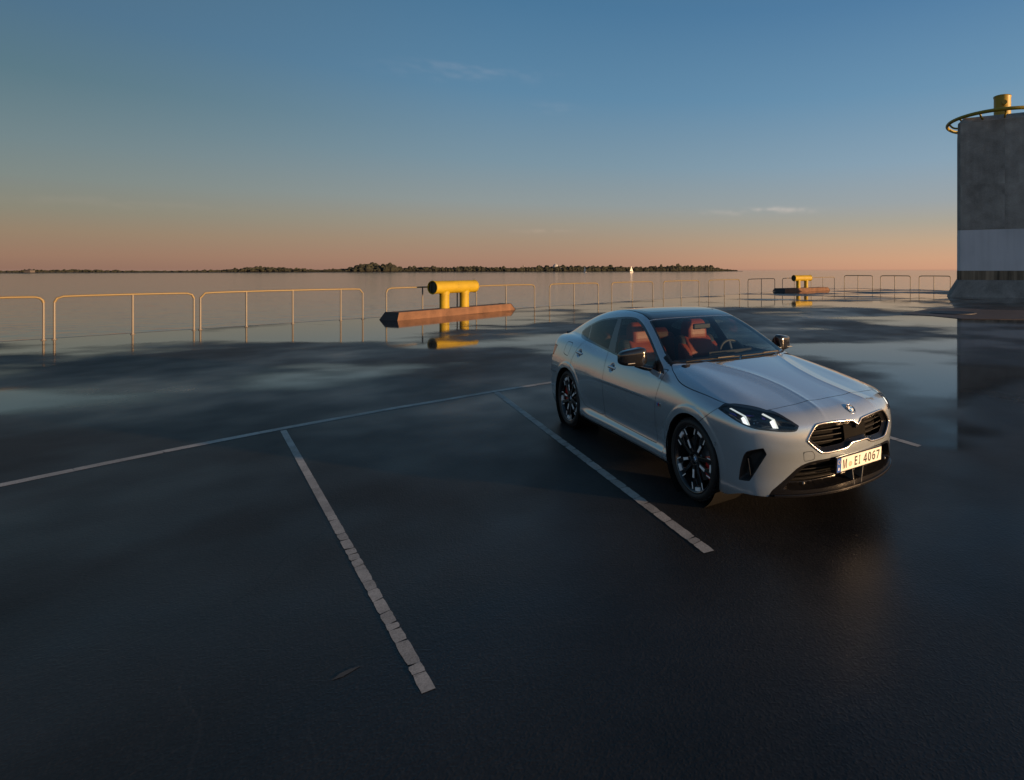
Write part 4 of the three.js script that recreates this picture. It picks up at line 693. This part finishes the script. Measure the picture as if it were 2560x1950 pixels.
// ---- kidney grille
const surfX = (z, y) => { let a = 0.3, b = 1.2; for (let k = 0; k < 36; k++) { const m = (a + b) / 2; if (fCar(m, y, z) < 0) a = m; else b = m; } return a; };
{
  const gr = new THREE.Group(); gr.name = 'radiator_grille'; car.add(gr);
  const half = grillePoly.filter(p => p[0] >= 0), full = [...half, ...half.slice().reverse().map(p => [-p[0], p[1]])].filter((p, i, l) => i === 0 || Math.hypot(p[0] - l[i - 1][0], p[1] - l[i - 1][1]) > 0.004);
  const pts = full.map(([z, y]) => new THREE.Vector3(surfX(Math.abs(z), y) + 0.002, y, z));
  const ring = new THREE.TubeGeometry(new THREE.CatmullRomCurve3(pts, true, 'catmullrom', 0.35), 260, 0.009, 10, true); mesh('chrome_surround', ring, chrome, gr);
  // dark inner frame: the cut-out skin pushed back, and an open duct behind
  const [core, border] = cut(grilleHole, (x, y, z) => fGr(x, y, z) + 0.030);
  const fr = pushT(border, (x, y, z) => 0.01 + 0.030 * sstep(0.0, 0.03, -fGr(x, y, z))); mesh('inner_frame', geoF(joinT(fr, mirrorT(fr))), lipBlack, gr);
  const back = pushT(core, 0.10); mesh('duct', geoT(joinT(back, mirrorT(back))), deep, gr);
  for (const s of [-1, 1]) for (const [y, z0, z1] of [[0.684, 0.14, 0.395], [0.645, 0.14, 0.42], [0.606, 0.14, 0.385]]) {
    const p = []; for (let k = 0; k <= 8; k++) { const z = lerp(z0, z1, k / 8); p.push(new THREE.Vector3(surfX(z, y) - 0.055, y, s * z)); }
    const g = new THREE.TubeGeometry(new THREE.CatmullRomCurve3(p), 16, 0.005, 6); mesh('slat', g, slatBlack, gr);
  }
  const pan = pushT(cut(core, (x, y, z) => z - 0.125)[0], 0.035); mesh('centre_panel', geoT(joinT(pan, mirrorT(pan))), deep, gr);
  const bridge = new RoundedBoxGeometry(0.03, 0.05, 0.035, 3, 0.01); bridge.translate(surfX(0, 0.70) - 0.018, 0.695, 0); mesh('bridge', bridge, gloss, gr);
}
// ---- lower mouth
{
  const low = new THREE.Group(); low.name = 'lower_intake'; car.add(low);
  const back = pushT(mouth, 0.12); mesh('duct', geoT(joinT(back, mirrorT(back))), deep, low);
  const wallIn = pushT(mouth, (x, y, z) => 0.10 * sstep(0, 0.02, -fMouth(x, y, z))); const [, wl] = cut(wallIn, (x, y, z) => fMouth(x, y, z) + 0.03); mesh('surround', geoF(joinT(wl, mirrorT(wl))), lipBlack, low);
  for (const [y, z1] of [[0.438, 0.47], [0.405, 0.50], [0.372, 0.53], [0.338, 0.55]]) { const p = []; for (let k = -12; k <= 12; k++) { const z = z1 * k / 12; p.push(new THREE.Vector3(surfX(Math.abs(z), y) - 0.065, y, z)); } mesh('slat', new THREE.TubeGeometry(new THREE.CatmullRomCurve3(p), 40, 0.0045, 6), slatBlack, low); }
  for (const s of [-1, 1]) { const b = new RoundedBoxGeometry(0.075, 0.16, 0.012, 2, 0.004); b.rotateX(s * 0.18); b.translate(surfX(0.03, 0.34) - 0.032, 0.325, s * 0.055); mesh('centre_fin', b, trimGrey, low);
    const c = new THREE.SphereGeometry(0.013, 14, 10); c.translate(surfX(0.5, 0.31) - 0.015, 0.318, s * 0.475); mesh('parking_sensor', c, trimGrey, low); }
  // splitter blade
  const p = [], q = []; for (let k = -30; k <= 30; k++) { const z = 0.68 * k / 30; p.push([surfX(Math.abs(z), 0.225) + 0.012 + 0.01 * (1 - Math.abs(k) / 30), z]); }
  const sh = new THREE.Shape([...p.map(a => new THREE.Vector2(a[0], a[1])), ...p.slice().reverse().map(a => new THREE.Vector2(a[0] - 0.09, a[1] * 0.97))]);
  const g = new THREE.ExtrudeGeometry(sh, { depth: 0.012, bevelEnabled: true, bevelSize: 0.004, bevelThickness: 0.004, bevelSegments: 2 }); g.rotateX(Math.PI / 2); g.translate(0, 0.246, 0); mesh('splitter', g, lipBlack, car);
}
// ---- number plate
{
  const c = document.createElement('canvas'); c.width = 1040; c.height = 220; const k = c.getContext('2d');
  k.fillStyle = '#e9e6dd'; k.fillRect(0, 0, 1040, 220); k.fillStyle = '#1a4fa0'; k.fillRect(0, 0, 92, 220);
  k.fillStyle = '#e8c93a'; for (let i = 0; i < 12; i++) { const a = i / 12 * 6.2832; k.beginPath(); k.arc(46 + 27 * Math.cos(a), 66 + 27 * Math.sin(a), 4.5, 0, 6.3); k.fill(); }
  k.fillStyle = '#f2f2f2'; k.font = 'bold 58px sans-serif'; k.textAlign = 'center'; k.fillText('D', 46, 188);
  k.fillStyle = '#1b1a19'; k.textAlign = 'left';
  const put = (t, x, w) => { k.save(); k.font = 'bold 196px sans-serif'; const m = k.measureText(t).width; k.translate(x, 180); k.scale(w / m, 1); k.fillText(t, 0, 0); k.restore(); };
  put('M', 118, 112); put('E', 380, 88); put('I', 490, 40); put('4', 600, 92); put('0', 704, 88); put('6', 806, 88); put('7', 910, 88);
  k.strokeStyle = '#8a8377'; k.fillStyle = '#c8bfae'; k.lineWidth = 5; k.beginPath(); k.arc(300, 132, 38, 0, 6.3); k.fill(); k.stroke(); k.beginPath(); k.arc(300, 132, 22, 0, 6.3); k.stroke();
  k.strokeStyle = '#2a2927'; k.lineWidth = 6; k.strokeRect(3, 3, 1034, 214);
  const t = new THREE.CanvasTexture(c); t.colorSpace = THREE.SRGBColorSpace; t.anisotropy = 8;
  const pl = new THREE.Group(); pl.name = 'number_plate'; car.add(pl); pl.position.set(surfX(0, 0.44) + 0.014, 0.437, 0); pl.rotation.y = Math.PI / 2; pl.rotation.order = 'YXZ'; pl.rotation.x = 0.06;
  mesh('holder', new RoundedBoxGeometry(0.532, 0.122, 0.016, 2, 0.005), gloss, pl).position.z = -0.006;
  const face = new THREE.PlaneGeometry(0.52, 0.11); mesh('plate', face, mat(1, 1, 1, 0.35, 0, { map: t }), pl).position.z = 0.0045;
}
// ---- round badge
const badgeTex = (() => {
  const c = document.createElement('canvas'); c.width = c.height = 256; const k = c.getContext('2d'), R = 128;
  k.fillStyle = '#0b0c0e'; k.fillRect(0, 0, 256, 256); k.strokeStyle = '#c9ccd0'; k.lineWidth = 7; k.beginPath(); k.arc(R, R, 122, 0, 6.3); k.stroke();
  for (let q = 0; q < 4; q++) { k.fillStyle = q % 2 ? '#1f86d0' : '#eef1f3'; k.beginPath(); k.moveTo(R, R); k.arc(R, R, 74, q * Math.PI / 2, (q + 1) * Math.PI / 2); k.closePath(); k.fill(); }
  k.beginPath(); k.arc(R, R, 75, 0, 6.3); k.stroke(); k.fillStyle = '#e6e8ea'; k.font = 'bold 40px sans-serif'; k.textAlign = 'center'; k.textBaseline = 'middle';
  for (const [ch, a] of [['B', -0.78], ['M', 0], ['W', 0.78]]) { k.save(); k.translate(R, R); k.rotate(a); k.fillText(ch, 0, -99); k.restore(); }
  const t = new THREE.CanvasTexture(c); t.colorSpace = THREE.SRGBColorSpace; return t;
})();
const badgeMat = mat(1, 1, 1, 0.2, 0, { map: badgeTex, clearcoat: 1, clearcoatRoughness: 0.04 });
const badgeGeo = r => { const g = new THREE.SphereGeometry(1, 32, 8, 0, Math.PI * 2, 0, 0.42); g.translate(0, -Math.cos(0.42), 0); g.scale(r / Math.sin(0.42), r * 0.9, r / Math.sin(0.42)); const p = g.attributes.position, uv = g.attributes.uv; for (let i = 0; i < p.count; i++) uv.setXY(i, 0.5 + p.getX(i) / r / 2, 0.5 - p.getZ(i) / r / 2); return g; };
function facing(o, n, upHint) { const y = n.clone().normalize(), z = upHint.clone().addScaledVector(y, -upHint.dot(y)).normalize().negate(), x = new THREE.Vector3().crossVectors(y, z); o.quaternion.setFromRotationMatrix(new THREE.Matrix4().makeBasis(x, y, z)); }
{ const x = 0.915; let a = 0.4, b = 1.2; for (let k = 0; k < 36; k++) { const m = (a + b) / 2; if (fCar(x, m, 0) < 0) a = m; else b = m; } const g = grad(x, a, 0, [0, 0, 0]); const o = new THREE.Group(); o.name = 'bonnet_badge'; car.add(o); const n = new THREE.Vector3(g[0] + 0.25, g[1], 0).normalize(); o.position.set(x, a, 0).addScaledVector(n, 0.001); facing(o, n, new THREE.Vector3(-1, 0.3, 0)); mesh('disc', badgeGeo(0.042), badgeMat, o); const rg = new THREE.TorusGeometry(0.042, 0.0028, 8, 40); rg.rotateX(Math.PI / 2); mesh('rim', rg, chrome, o); }
// small side badge and park sensor on this wing
for (const s of [1, -1]) { const z = pickSide(-0.505, 0.684); const b = new THREE.Group(); b.name = 'wing_badge'; car.add(b); b.position.set(-0.505, 0.684, s * (z + 0.002)); let o = 0; for (const [w, m] of [[0.012, mat(0.1, 0.25, 0.55, 0.3)], [0.012, mat(0.05, 0.06, 0.25, 0.3)], [0.012, mat(0.5, 0.03, 0.05, 0.3)], [0.03, chrome]]) { const g = new RoundedBoxGeometry(w, 0.028, 0.006, 2, 0.002); g.translate(-0.03 + o + w / 2, 0, 0); o += w + 0.001; mesh(m === chrome ? 'letter_bar' : 'stripe', g, m, b); }
  const zs = pickSide(0.34, 0.547), t = new THREE.TorusGeometry(0.012, 0.0013, 6, 24); t.translate(0.34, 0.547, s * (zs + 0.0005)); mesh('side_sensor', t, deep, car); }
// ---- door mirrors
{
  const g = new THREE.SphereGeometry(1, 40, 28), p = g.attributes.position;
  for (let i = 0; i < p.count; i++) { let x = p.getX(i), y = p.getY(i), z = p.getZ(i); const sq = v => Math.sign(v) * Math.abs(v) ** 0.5; x = sq(x); y = sq(y); z = sq(z); const out = (z + 1) / 2; const hgt = lerp(0.086, 0.058, out), dep = lerp(0.075, 0.052, out * out); if (x < 0) x *= 0.55; p.setXYZ(i, x * dep - 0.055 * out * out, y * hgt + 0.012 * (1 - out), z * 0.112); }
  g.computeVertexNormals();
  for (const s of [1, -1]) {
    const m = new THREE.Group(); m.name = 'door_mirror'; car.add(m); m.position.set(-0.85, 1.06, s * 0.965); m.scale.set(1.15, 1.13, 1.1);
    const h = g.clone(); if (s < 0) { const q = h.attributes.position; for (let i = 0; i < q.count; i++) q.setZ(i, -q.getZ(i)); const ix = h.index; for (let i = 0; i < ix.count; i += 3) { const a = ix.getX(i); ix.setX(i, ix.getX(i + 1)); ix.setX(i + 1, a); } h.computeVertexNormals(); } mesh('housing', h, gloss, m);
    const gl = new THREE.CircleGeometry(1, 32); gl.scale(0.095, 0.066, 1); gl.rotateY(-Math.PI / 2); gl.translate(-0.068, 0.006, 0); mesh('mirror_glass', gl, mat(0.7, 0.72, 0.74, 0.03, 1), m);
    const c = new THREE.CatmullRomCurve3([new THREE.Vector3(0.01, -0.055, s * -0.02), new THREE.Vector3(0.03, -0.085, s * -0.10), new THREE.Vector3(0.05, -0.105, s * -0.19)]); mesh('stalk', new THREE.TubeGeometry(c, 12, 0.022, 10), gloss, m);
    const ind = new RoundedBoxGeometry(0.012, 0.010, 0.13, 2, 0.004); ind.translate(0.045, -0.035, s * 0.01); mesh('indicator', ind, trimGrey, m);
  }
}
// ---- rear lip, wipers, underbody
{ const pts = []; for (let k = -14; k <= 14; k++) { const z = 0.60 * k / 14; pts.push(new THREE.Vector3(-3.43 + 0.14 * z * z, 1.078 - 0.10 * z * z, z)); } const g = new THREE.TubeGeometry(new THREE.CatmullRomCurve3(pts), 50, 0.024, 8); mesh('boot_lip', g, gloss, car);
  for (const [z0, z1] of [[0.05, 0.60], [-0.55, 0.02]]) { const on = z => { const x = -0.36 - 0.28 * z * z - 0.035; let a = 0.9, b = 1.3; for (let k = 0; k < 30; k++) { const m = (a + b) / 2; if (fCar(x, m, z) < 0) a = m; else b = m; } return new THREE.Vector3(x, a + 0.012, z); }; const p = []; for (let k = 0; k <= 10; k++) p.push(on(lerp(z0, z1, k / 10))); const w = mesh('wiper', new THREE.TubeGeometry(new THREE.CatmullRomCurve3(p), 24, 0.007, 6), matte, car); const ar = new RoundedBoxGeometry(0.02, 0.014, 0.2, 2, 0.004); ar.translate(p[3].x + 0.01, p[3].y + 0.008, p[3].z); mesh('wiper_arm', ar, matte, w); }
  const u = new RoundedBoxGeometry(3.9, 0.06, 1.15, 2, 0.02); u.translate(-1.35, 0.185, 0); mesh('underbody', u, deep, car); }
// ---- wheels
{
  const arcShape = (r0, r1, a0, a1, n = 8) => { const s = []; for (let i = 0; i <= n; i++) { const a = lerp(a0, a1, i / n); s.push(new THREE.Vector2(r1 * Math.cos(a), r1 * Math.sin(a))); } for (let i = n; i >= 0; i--) { const a = lerp(a0, a1, i / n); s.push(new THREE.Vector2(r0 * Math.cos(a), r0 * Math.sin(a))); } return new THREE.Shape(s); };
  const ex = (sh, d, bevel = 0.0025) => new THREE.ExtrudeGeometry(sh, { depth: d, bevelEnabled: bevel > 0, bevelSize: bevel, bevelThickness: bevel, bevelSegments: 2, curveSegments: 6 });
  const P = (r, a) => new THREE.Vector2(r * Math.cos(a), r * Math.sin(a));
  const bar2 = (r0, a0, r1, a1, w0, w1) => { const A = P(r0, a0), B = P(r1, a1), d = B.clone().sub(A).normalize(), n = new THREE.Vector2(-d.y, d.x); return new THREE.Shape([A.clone().addScaledVector(n, w0), B.clone().addScaledVector(n, w1), B.clone().addScaledVector(n, -w1), A.clone().addScaledVector(n, -w0)]); };
  const R = 0.331, RR = 0.252;
  // local z points out of the car; z = 0 is the outer face of the tyre
  const tyre = new THREE.LatheGeometry([[0.262, -0.20], [0.268, -0.215], [0.30, -0.225], [0.322, -0.205], [0.3295, -0.18], [R, -0.165], [R, -0.152], [R - 0.006, -0.150], [R - 0.006, -0.142], [R, -0.140], [R, -0.112], [R - 0.006, -0.110], [R - 0.006, -0.102], [R, -0.100], [R, -0.072], [R - 0.006, -0.070], [R - 0.006, -0.062], [R, -0.060], [R, -0.045], [0.3295, -0.032], [0.322, -0.012], [0.311, -0.003], [0.300, 0.001], [0.290, 0.0], [0.281, -0.006], [0.275, -0.013], [0.268, -0.02]].map(p => new THREE.Vector2(p[0], p[1])), 72); tyre.rotateX(Math.PI / 2);
  const lug = []; for (let k = 0; k < 44; k++) for (const [z, w, tw] of [[-0.036, 0.03, 0.5], [-0.168, 0.03, -0.5], [-0.126, 0.02, 0.3], [-0.086, 0.02, -0.3]]) { const b = new THREE.BoxGeometry(0.020, 0.006, w); b.rotateY(tw); b.translate(0, R - 0.0015, z); b.rotateZ(k / 44 * Math.PI * 2 + tw * 0.03); lug.push(b); }
  const lugs = mergeGeometries(lug);
  const lipPts = [[0.225, -0.19], [0.215, -0.15], [0.222, -0.06], [0.234, -0.022], [0.243, -0.012], [0.2515, -0.010], [0.2535, -0.014], [0.25, -0.022]].map(p => new THREE.Vector2(...p));
  const barrel = new THREE.LatheGeometry(lipPts, 72); barrel.rotateX(Math.PI / 2);
  const disc = new THREE.CylinderGeometry(0.185, 0.185, 0.024, 48); disc.rotateX(Math.PI / 2); disc.translate(0, 0, -0.115);
  const hat = new THREE.CylinderGeometry(0.085, 0.09, 0.05, 32); hat.rotateX(Math.PI / 2); hat.translate(0, 0, -0.09);
  const backing = new THREE.CircleGeometry(0.225, 48); backing.translate(0, 0, -0.165);
  const geoOf = list => { const l = list.map(g => { const q = g.index ? g.toNonIndexed() : g; for (const n of Object.keys(q.attributes)) if (!['position', 'normal', 'uv'].includes(n)) q.deleteAttribute(n); return q; }); return mergeGeometries(l); };
  const D = Math.PI / 180, dish = -0.034;                          // spokes sit a little behind the lip, the hub deeper
  const armG = [], frameG = []; let facetG;                         // one fifth of the wheel; the other fifths are turned copies
  for (const s of [-1, 1]) {                                        // paired arms from the hub to the two sides of a framed window
    const arm = ex(bar2(0.045, s * 16 * D, 0.236, s * 23 * D, 0.0125, 0.0085), 0.022); arm.translate(0, 0, dish - 0.022);
    const link = ex(bar2(0.128, s * 20 * D, 0.212, s * 33 * D, 0.0055, 0.005), 0.018); link.translate(0, 0, dish - 0.024); armG.push(geoOf([arm, link]));
    const frame = ex(bar2(0.178, s * 15.5 * D, 0.236, s * 19.5 * D, 0.0028, 0.0028), 0.003, 0.001); frame.translate(0, 0, dish + 0.005); frameG.push(frame);
  }
  facetG = ex(bar2(0.080, 17.5 * D, 0.140, 19.5 * D, 0.0075, 0.0095), 0.002, 0.001); facetG.translate(0, 0, dish + 0.0035);
  const arcG = ex(arcShape(0.2315, 0.2385, -20.5 * D, 20.5 * D, 12), 0.004, 0.001); arcG.translate(0, 0, dish + 0.006);
  const windowG = geoOf([...frameG, arcG]);
  const blkG = ex(arcShape(0.203, 0.243, 36 * D - 6.6 * D, 36 * D + 6.6 * D, 6), 0.012, 0.002); blkG.translate(0, 0, dish - 0.002);
  const neckG = ex(arcShape(0.190, 0.243, 36 * D - 8.6 * D, 36 * D + 8.6 * D, 6), 0.014, 0.002); neckG.translate(0, 0, dish - 0.020);
  const hub = new THREE.LatheGeometry([[0.0, -0.045], [0.036, -0.045], [0.040, -0.05], [0.062, -0.052], [0.075, -0.066], [0.075, -0.085]].map(p => new THREE.Vector2(...p)), 40); hub.rotateX(Math.PI / 2);
  const boltG = new THREE.CylinderGeometry(0.0095, 0.0095, 0.012, 10); boltG.rotateX(Math.PI / 2); boltG.translate(0.052, 0, -0.047);
  const cal = ex(arcShape(0.125, 0.225, -27 * D, 27 * D, 12), 0.07, 0.008); cal.translate(0, 0, -0.142);
  const wheels = [[0, 1, 14, 0], [-2.67, 1, -8, 168], [0, -1, 30, 0], [-2.67, -1, 5, 168]];
  for (const [ax, s, spin, calA] of wheels) {
    const w = new THREE.Group(); w.name = 'wheel'; car.add(w); w.position.set(ax, R, s * 0.884); if (s < 0) w.rotation.y = Math.PI;
    const ty = mesh('tyre', tyre, rubber, w); mesh('tread_lugs', lugs, rubber, w).userData.kind = 'stuff';
    const sp = spin * D + Math.PI / 2;
    const rim = mesh('rim', barrel, rimBlack, w);
    rim.scale.set(1.085, 1.085, 1); mesh('hub', hub, rimBlack, w);
    for (let k = 0; k < 5; k++) {
      const put = (n, g, m, a = 0, sc = 1.13) => { const o = mesh(n, g, m, w); o.rotation.z = sp + k * 72 * D + a; o.scale.set(sc, sc, 1); };
      for (const g of armG) put('spoke', g, rimBlack); put('window_edge', windowG, machined); put('spoke_facet', facetG, machined); put('spoke_end', neckG, rimBlack); put('machined_block', blkG, machined); put('wheel_bolt', boltG, trimGrey, 36 * D, 1);
    }
    mesh('brake_disc', geoOf([disc, hat]), mat(0.25, 0.24, 0.24, 0.35, 0.9), w); mesh('dust_shield', backing, deep, w);
    const ca = mesh('brake_caliper', cal, red, w); ca.rotation.z = (s > 0 ? calA : 180 - calA) * D - (calA ? 0 : 10 * D);
    const cap = mesh('hub_badge', badgeGeo(0.030), badgeMat, w); cap.rotation.x = Math.PI / 2; cap.position.z = -0.0435;
  }
  for (const ax of [0, -2.67]) for (const s of [1, -1]) { const b = new THREE.CylinderGeometry(ARCH + 0.004, ARCH + 0.004, 0.32, 56, 1, true, 0, Math.PI * 2); b.rotateX(Math.PI / 2); b.translate(ax, R, s * 0.732); const d = new THREE.CircleGeometry(ARCH + 0.004, 40); d.translate(ax, R, s * 0.575); mesh('wheel_arch_liner', mergeGeometries([b, d].map(g => g.toNonIndexed())), deep, car); }
}
// ---- cabin
{
  const seatShape = (pts, w, r = 0.03) => { const s = new THREE.Shape(smoothLoop(pts, 4).map(p => new THREE.Vector2(...p))); const g = new THREE.ExtrudeGeometry(s, { depth: w - 2 * r, bevelEnabled: true, bevelSize: r * 0.6, bevelThickness: r, bevelSegments: 4 }); g.translate(0, 0, -(w - 2 * r) / 2); return g; };
  for (const s of [1, -1]) {
    const seat = new THREE.Group(); seat.name = 'front_seat'; car.add(seat); seat.position.set(-1.62, 0.28, s * 0.37);
    mesh('cushion', seatShape([[0.50, 0.06], [0.52, 0.22], [0.30, 0.24], [0.02, 0.19], [-0.06, 0.05]], 0.52, 0.05), leatherDark, seat);
    mesh('backrest', seatShape([[0.0, 0.16], [0.06, 0.30], [0.0, 0.50], [-0.09, 0.74], [-0.17, 0.80], [-0.22, 0.74], [-0.16, 0.45], [-0.12, 0.15]], 0.50, 0.05), leatherDark, seat);
    mesh('headrest', seatShape([[-0.13, 0.76], [-0.10, 0.84], [-0.13, 0.955], [-0.20, 0.985], [-0.24, 0.93], [-0.23, 0.78]], 0.27, 0.05), leather, seat);
    mesh('shoulder_panel', seatShape([[-0.03, 0.60], [0.015, 0.62], [-0.05, 0.74], [-0.12, 0.80], [-0.16, 0.78], [-0.10, 0.62]], 0.36, 0.03), leather, seat);
    for (const q of [-1, 1]) { const b = seatShape([[0.05, 0.18], [0.13, 0.30], [0.08, 0.50], [-0.02, 0.68], [-0.12, 0.72], [-0.08, 0.40]], 0.10, 0.03); b.translate(0, 0, q * 0.205); mesh('side_bolster', b, leather, seat); }
  }
  const bench = new THREE.Group(); bench.name = 'rear_seat'; car.add(bench); bench.position.set(-2.45, 0.30, 0);
  mesh('cushion', seatShape([[0.42, 0.06], [0.44, 0.20], [0.0, 0.18], [-0.06, 0.04]], 1.25, 0.05), leather, bench); mesh('backrest', seatShape([[0.0, 0.14], [0.03, 0.30], [-0.14, 0.66], [-0.24, 0.66], [-0.14, 0.14]], 1.22, 0.05), leather, bench);
  for (const z of [-0.36, 0.36]) { const h = seatShape([[-0.13, 0.66], [-0.12, 0.76], [-0.20, 0.80], [-0.24, 0.68]], 0.25, 0.03); h.translate(0, 0, z); mesh('headrest', h, leather, bench); }
  const dash = seatShape([[-0.42, 0.60], [-0.40, 0.95], [-0.55, 0.985], [-0.80, 0.975], [-0.90, 0.90], [-0.88, 0.70]], 1.36, 0.05); mesh('dashboard', dash, cabinDark, car);
  const scr = new RoundedBoxGeometry(0.02, 0.13, 0.62, 2, 0.008); scr.rotateZ(0.15); scr.translate(-0.87, 0.975, -0.24); mesh('screen_panel', scr, cabinDark, car);
  const sw = new THREE.Group(); sw.name = 'steering_wheel'; car.add(sw); sw.position.set(-1.02, 0.945, -0.37); sw.rotation.z = 0.42; 
  const to = new THREE.TorusGeometry(0.178, 0.017, 12, 48); to.rotateY(Math.PI / 2); mesh('rim', to, leatherDark, sw); const hb = new RoundedBoxGeometry(0.05, 0.13, 0.15, 3, 0.025); mesh('boss', hb, leatherDark, sw);
  for (const a of [0, Math.PI, -Math.PI / 2]) { const b = new RoundedBoxGeometry(0.02, 0.03, 0.15, 2, 0.008); b.translate(0, 0, 0.1); b.rotateX(a); mesh('spoke', b, trimGrey, sw); }
  const fl = new THREE.BoxGeometry(2.6, 0.03, 1.35); fl.translate(-1.65, 0.28, 0); mesh('cabin_floor', fl, cabinDark, car);
  const con = seatShape([[-0.85, 0.30], [-0.85, 0.72], [-1.05, 0.66], [-1.6, 0.62], [-1.75, 0.56], [-1.75, 0.30]], 0.2, 0.03); mesh('centre_console', con, cabinDark, car);
  const mir = new RoundedBoxGeometry(0.03, 0.06, 0.22, 3, 0.014); mir.translate(-1.10, 1.285, 0); mesh('rear_view_mirror', mir, matte, car);
}
const renderer = new THREE.WebGLRenderer({ antialias: true });
renderer.toneMapping = THREE.LinearToneMapping; renderer.toneMappingExposure = EXPOSURE; renderer.shadowMap.enabled = true;
renderer.setSize(1024, 780);
renderer.render(scene, camera);
